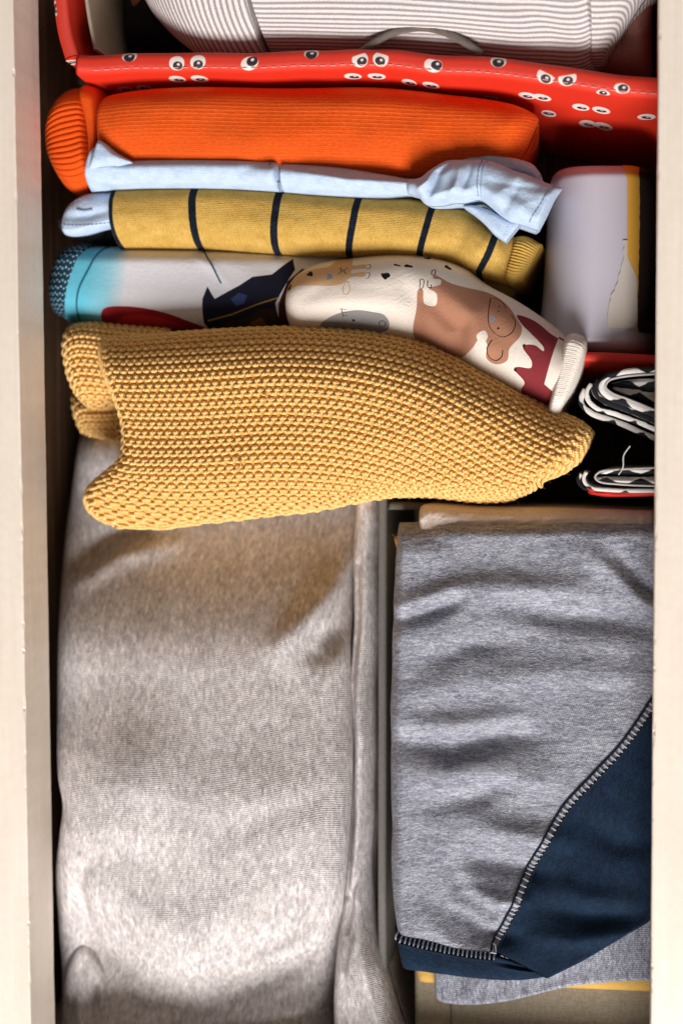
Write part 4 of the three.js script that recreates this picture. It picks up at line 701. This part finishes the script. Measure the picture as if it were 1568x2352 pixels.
// ------------------------------------------------------------------ grey raglan tee with navy sleeve
{
  const t = group('grey_raglan_tee', 'heather grey raglan tee with navy sleeve and hem, folded on the organiser stack', 'tee');
  const hm = heather([0.34, 0.35, 0.40], [0.755, 0.76, 0.795], 512, 512, [[4, 0, 0.11], [10, 2, 0.07], [0, 0, 0.14], [2, 1, 0.09], [40, 10, 0.04]], 0.10);
  hm.rotation = Math.PI / 2;
  const grey = cloth([0.4, 0.4, 0.44], { map: hm, bump: jerseyBump, bs: 0.00035, sheen: 0.35, sheenColor: [0.5, 0.5, 0.55] });
  const nt = heather([0.03, 0.075, 0.135], [0.10, 0.19, 0.285], 256, 256, [[3, 1, 0.12], [0, 0, 0.14], [10, 10, 0.05]], 0.05);
  const navy = cloth([0.012, 0.024, 0.05], { map: nt, bump: jerseyBump, bs: 0.0003, sheen: 0.1, sheenColor: [0.03, 0.07, 0.13] });
  const fold = creases([
    [[[905, 1395], [960, 1378], [1040, 1350], [1110, 1335]], 22, 0.0030], [[[910, 1425], [990, 1405], [1060, 1372]], 18, -0.0034],
    [[[1080, 1370], [1150, 1345], [1250, 1352], [1330, 1350]], 30, 0.0034], [[[1180, 1392], [1290, 1418], [1420, 1424], [1500, 1440]], 30, -0.0040],
    [[[1350, 1270], [1420, 1320], [1500, 1400]], 24, 0.0032], [[[1420, 1280], [1470, 1340], [1508, 1370]], 20, -0.0040],
    [[[980, 1520], [1080, 1480], [1200, 1470]], 26, -0.0024], [[[930, 1600], [1100, 1560], [1300, 1540], [1480, 1545]], 34, 0.0022],
    [[[920, 1650], [1050, 1660], [1180, 1640]], 26, 0.0030], [[[930, 1700], [1040, 1720], [1150, 1690], [1240, 1690]], 26, -0.0040],
    [[[950, 1780], [1100, 1760], [1280, 1790]], 34, 0.0030], [[[1000, 1845], [1090, 1830], [1160, 1800]], 24, -0.0032],
    [[[1100, 1890], [1200, 1910], [1300, 1925]], 26, 0.0036], [[[1060, 1965], [1160, 1985], [1280, 2010]], 26, -0.0046],
    [[[1040, 1990], [1070, 2050], [1120, 2090]], 20, -0.0034], [[[1090, 2040], [1150, 2060], [1210, 2062]], 18, 0.0032], [[[1060, 2090], [1120, 2140], [1190, 2150]], 22, -0.0040], [[[980, 2100], [1060, 2170], [1130, 2190]], 24, 0.0030],
    [[[1260, 2000], [1340, 2050], [1440, 2060]], 26, 0.0024], [[[1250, 2080], [1350, 2100], [1480, 2090]], 24, -0.003], [[[1340, 1880], [1420, 1930], [1490, 1930]], 30, -0.0026], [[[1230, 2140], [1320, 2150], [1440, 2130]], 20, 0.0022]]);
  const dip = (x, y) => -0.006 * Math.exp(-(((x - 960) / 60) ** 2)) * smooth(1270, 1205, y);
  const hgt = (x, y) => 0.148 + 0.002 * smooth(1300, 1500, y) - 0.0045 * smooth(930, 892, x) + 0.004 * smooth(1250, 1500, x) * smooth(1500, 1700, y);
  const ds = (x, y, u, v, w) => 1.45 * fold(x, y) + dip(x, y) + 0.0007 * noise(w.x * 45, w.z * 60);
  const seam = [[1512, 1606], [1478, 1658], [1430, 1722], [1375, 1782], [1318, 1842], [1280, 1900], [1242, 1970], [1205, 2050], [1172, 2120], [1142, 2180]];
  // grey panel: left edge to the raglan seam
  const S = pillow({ a: [[906, 1204], [898, 1300], [893, 1450], [889, 1600], [889, 1750], [891, 1900], [890, 2000], [896, 2080], [904, 2138]], b: [[1510, 1196], [1512, 1300], [1512, 1420], [1512, 1530], ...seam], h: hgt, D: 0.016, href: 0.145, yBot: 0.122, inset: 0.01, R: { a: 0.007, b: 0.0, l: 0.008, r: 0.0 }, nu: 260, nv: 170, ku: 0.3, kv: 0.4, disp: ds, push: (x, y, u, v, w) => [0.0006 * noise(w.x * 40, w.z * 50), v < 0.02 ? 0 : 0.0012 * noise(w.x * 35, w.z * 20) * smooth(1260, 1200, y)] });
  part('body', S.geo, grey, t);
  const N = pillow({ a: [[1514, 1600], ...seam.slice(1).map(([x, y]) => [x + 1, y])], b: [[1516, 1640], [1514, 1720], [1512, 1800], [1512, 1900], [1508, 1990], [1506, 2060], [1502, 2104], [1440, 2144], [1380, 2184], [1330, 2214], [1268, 2246]], h: hgt, D: 0.016, href: 0.145, yBot: 0.122, inset: 0.01, R: { a: 0.0, b: 0.004, l: 0.0, r: 0.0 }, nu: 170, nv: 110, ku: 0.3, disp: ds });
  part('sleeve', N.geo, navy, t);
  const hem = pillow({ a: [[903, 2136], [950, 2150], [1010, 2165], [1080, 2178], [1140, 2184], [1200, 2206], [1250, 2218], [1300, 2206]], b: [[922, 2232], [970, 2238], [1030, 2246], [1100, 2254], [1160, 2258], [1210, 2258], [1260, 2250], [1330, 2222]], h: (x) => 0.147 - 0.002 * smooth(1100, 1300, x), D: 0.010, href: 0.143, yBot: 0.128, inset: 0.02, R: { a: 0.003, b: 0.008, l: 0.005, r: 0.006 }, nu: 170, nv: 50, disp: (x, y, u, v, w) => 0.0006 * noise(w.x * 50, w.z * 50) + 0.0009 * Math.exp(-(((v - 0.42) / 0.07) ** 2)) * smooth(1120, 1180, x) - 0.001 * Math.exp(-(((v - 0.3) / 0.06) ** 2)) * smooth(1120, 1180, x) });
  part('hem_band', hem.geo, navy, t);
  const hs = cloth([0.40, 0.42, 0.46], { bump: null }), ns = cloth([0.008, 0.014, 0.026], { bump: null });
  // overlock ladder along the seams: pale rungs between dark cords
  function overlock(body, pts, step, half, side) {
    const C = spline(pts), rungs = [], cordA = [], cordB = [], up = []; let L = 0, pv = C(0); for (let i = 1; i <= 200; i++) { const q = C(i / 200); L += Math.hypot(q[0] - pv[0], q[1] - pv[1]); pv = q; }
    const n = Math.round(L / step);
    const on = (x, y, lift) => { const [u, v] = body.inverse(x, y); const p = body.at(u, v); p.addScaledVector(body.normal(u, v), lift); return p; };
    for (let i = 0; i <= n; i++) {
      const q = C(i / n), e = C(clamp(i / n + 0.004)), f = C(clamp(i / n - 0.004)), dx = e[0] - f[0], dy = e[1] - f[1], l = Math.hypot(dx, dy), nx = -dy / l, ny = dx / l, j = (rnd() - 0.5) * 2;
      const c = side * half, w = half * (0.85 + 0.2 * rnd());
      const p0 = on(q[0] + nx * (c - w) + dx / l * j, q[1] + ny * (c - w) + dy / l * j, 0.0006), p1 = on(q[0] + nx * c, q[1] + ny * c, 0.0012), p2 = on(q[0] + nx * (c + w), q[1] + ny * (c + w), 0.0006);
      rungs.push(tube([p0, p1, p2], 0.00043, 6)); 
      cordA.push(on(q[0] + nx * (c - half * 1.25), q[1] + ny * (c - half * 1.25), 0.0005)); cordB.push(on(q[0] + nx * (c + half * 1.25), q[1] + ny * (c + half * 1.25), 0.0005));
    }
    return [mergeGeometries(rungs), mergeGeometries([tube(cordA, 0.0006, 6), tube(cordB, 0.0006, 6)])];
  }
  const [r1, k1] = overlock(S, seam.slice(0).map(([x, y]) => [x - 2, y]), 12.5, 7, 1);
  part('seam_stitching', r1, hs, t, true); part('seam_cords', k1, ns, t, true);
  const [r2, k2] = overlock(hem, [[914, 2147], [950, 2156], [1010, 2170], [1080, 2183], [1136, 2188]], 10.5, 8, 0.2);
  part('hem_stitching', r2, hs, t, true); part('hem_cords', k2, ns, t, true);
  part('topstitch', mergeGeometries([seamLine(hem, [[1150, 2192], [1200, 2210], [1250, 2222]], { r: 0.0003, n: 80, dash: 0.0016, lift: 0.0004 })]), hs, t, true);
  // rear layer of the tee showing below the hem
  const B = pillow({ a: [[988, 2040], [1100, 2040], [1250, 2030], [1380, 2010], [1510, 2000]], b: [[996, 2288], [1010, 2304], [1060, 2312], [1140, 2308], [1220, 2292], [1300, 2272], [1380, 2262], [1450, 2258], [1510, 2258]], h: 0.131, D: 0.006, href: 0.130, yBot: 0.1205, inset: 0.01, R: { a: 0.004, b: 0.003, l: 0.004, r: 0.003 }, nu: 140, nv: 60, disp: (x, y, u, v, w) => 0.0012 * noise(w.x * 25, w.z * 25) + creases([[[[1200, 2270], [1280, 2245], [1340, 2230]], 18, -0.001], [[[1060, 2300], [1080, 2260]], 16, 0.0012]])(x, y) });
  part('rear_layer', B.geo, grey, t);
}

// ------------------------------------------------------------------ grey sweatpants
{
  const t = group('grey_sweatpants', 'oatmeal grey heather sweatpants folded thick beside the cream drawer side', 'sweatpants');
  const pm = heather([0.57, 0.545, 0.54], [0.955, 0.93, 0.925], 512, 512, [[1, 3, 0.095], [2, 5, 0.06], [0, 1, 0.07], [0, 0, 0.05], [20, 20, 0.02]], 0.16);
  pm.rotation = Math.PI / 2;
  const twill = scaled(dataTex(256, 256, (() => { const f = streaks(256, 256, 1, 1); return (x, y) => clamp(0.5 + 0.22 * Math.sin((x + y * 0.12) * Math.PI / 4) + f[y * 256 + x] * 0.12); })(), false), 0.036);
  const mat = cloth([0.5, 0.46, 0.44], { map: pm, bump: twill, bs: 0.0004, sheen: 0.4, sheenColor: [0.6, 0.56, 0.54] });
  const fold = creases([
    [[[850, 1270], [780, 1350], [700, 1430], [650, 1480]], 34, 0.0050], [[[830, 1350], [790, 1440], [740, 1490]], 34, -0.0075],
    [[[180, 1290], [260, 1240], [340, 1215]], 26, -0.004], [[[210, 1330], [300, 1270], [420, 1245]], 26, 0.0026],
    [[[200, 1985], [196, 2040], [206, 2100], [240, 2170], [300, 2220]], 17, -0.0036], [[[250, 1985], [280, 1960], [330, 1940]], 30, -0.0010],
    [[[240, 2000], [255, 2060], [320, 2120], [420, 2160], [520, 2130], [640, 2080], [740, 2030]], 60, 0.0012], [[[560, 2270], [640, 2235], [760, 2170]], 20, -0.0030], [[[560, 2210], [660, 2170], [770, 2120]], 18, 0.0026],
    [[[300, 2330], [450, 2330], [600, 2320], [700, 2300], [780, 2270]], 30, 0.0048], [[[590, 2080], [660, 2060], [760, 2010]], 26, -0.0009],
    [[[240, 1840], [330, 1800], [430, 1810]], 120, 0.0042], [[[560, 1820], [680, 1850], [780, 1900]], 80, 0.0016], [[[520, 1900], [640, 1860], [780, 1820]], 36, -0.0016], [[[230, 1860], [330, 1840], [440, 1860]], 40, -0.0014]]);
  const H = (x, y) => 0.080 + 0.052 * smooth(1120, 1540, y) + 0.016 * smooth(1480, 1950, y) - 0.028 * smooth(-60, 190, y - (2020 + 130 * Math.exp(-(((x - 430) / 170) ** 2)) + 40 * smooth(500, 780, x))) + 0.006 * smooth(480, 300, x) * smooth(1500, 1750, y) * smooth(2000, 1850, y) - 0.006 * smooth(560, 800, x);
  const S = pillow({ a: [[176, 990], [160, 1120], [142, 1250], [130, 1400], [124, 1600], [126, 1780], [138, 1850], [130, 1920], [122, 2000], [128, 2120], [136, 2240], [132, 2445]], b: [[868, 990], [866, 1120], [850, 1240], [815, 1330], [800, 1450], [803, 1600], [806, 1750], [800, 1900], [790, 2020], [780, 2120], [772, 2240], [760, 2445]], h: H, D: 0.018, href: (x, y) => H(x, y) - 0.010, R: { a: 0.016, b: 0.014, l: 0.02, r: 0.01 }, nu: 240, nv: 170, ku: 0.2, disp: (x, y, u, v, w) => 1.6 * fold(x, y) + 0.0022 * noise(w.x * 16, w.z * 16) + 0.0005 * noise(w.x * 70, w.z * 40) });
  part('body', S.geo, mat, t);
  // second leg showing along the organiser wall
  const ridge = creases([[[[846, 1180], [832, 1500], [838, 1800], [826, 2020], [836, 2140], [860, 2240], [890, 2350]], 12, 0.004], [[[818, 1300], [812, 1600], [816, 1850], [806, 2050]], 7, -0.005], [[[838, 1960], [818, 2040], [806, 2120]], 6, -0.004], [[[822, 2140], [816, 2200], [834, 2300]], 8, 0.003]]);
  const Lg = pillow({ a: [[806, 1100], [800, 1250], [798, 1450], [800, 1650], [802, 1850], [786, 2050], [772, 2200], [768, 2445]], b: [[864, 1100], [864, 1250], [858, 1450], [856, 1650], [856, 1850], [850, 2020], [862, 2120], [892, 2220], [960, 2445]], h: (x, y) => 0.106 + 0.016 * smooth(1200, 1700, y) + 0.010 * smooth(2060, 2220, y), D: 0.02, href: 0.112, R: { a: 0.006, b: 0.008, l: 0.01, r: 0.01 }, nu: 220, nv: 50, ku: 0.2, disp: (x, y, u, v, w) => ridge(x, y) + 0.0016 * noise(w.x * 60, w.z * 25), push: (x, y, u, v, w) => [0.0015 * noise(w.x * 20, w.z * 30), 0] });
  part('second_leg', Lg.geo, mat, t);
  // small gathered fold at the near end
  const G = pillow({ a: [[196, 2128], [160, 2190], [138, 2270], [128, 2445]], b: [[232, 2200], [252, 2240], [250, 2310], [246, 2445]], h: (x, y) => 0.128 - 0.004 * smooth(2150, 2300, y), D: 0.014, href: 0.120, yBot: 0.08, R: { a: 0.008, b: 0.008, l: 0.008, r: 0.002 }, nu: 110, nv: 50, disp: (x, y, u, v, w) => creases([[[[226, 2262], [222, 2320], [230, 2400]], 7, -0.009], [[[196, 2240], [190, 2300], [190, 2380]], 14, 0.0025]])(x, y) + 0.001 * noise(w.x * 50, w.z * 40) });
  part('gathered_fold', G.geo, mat, t);
}

renderer.render(scene, camera);
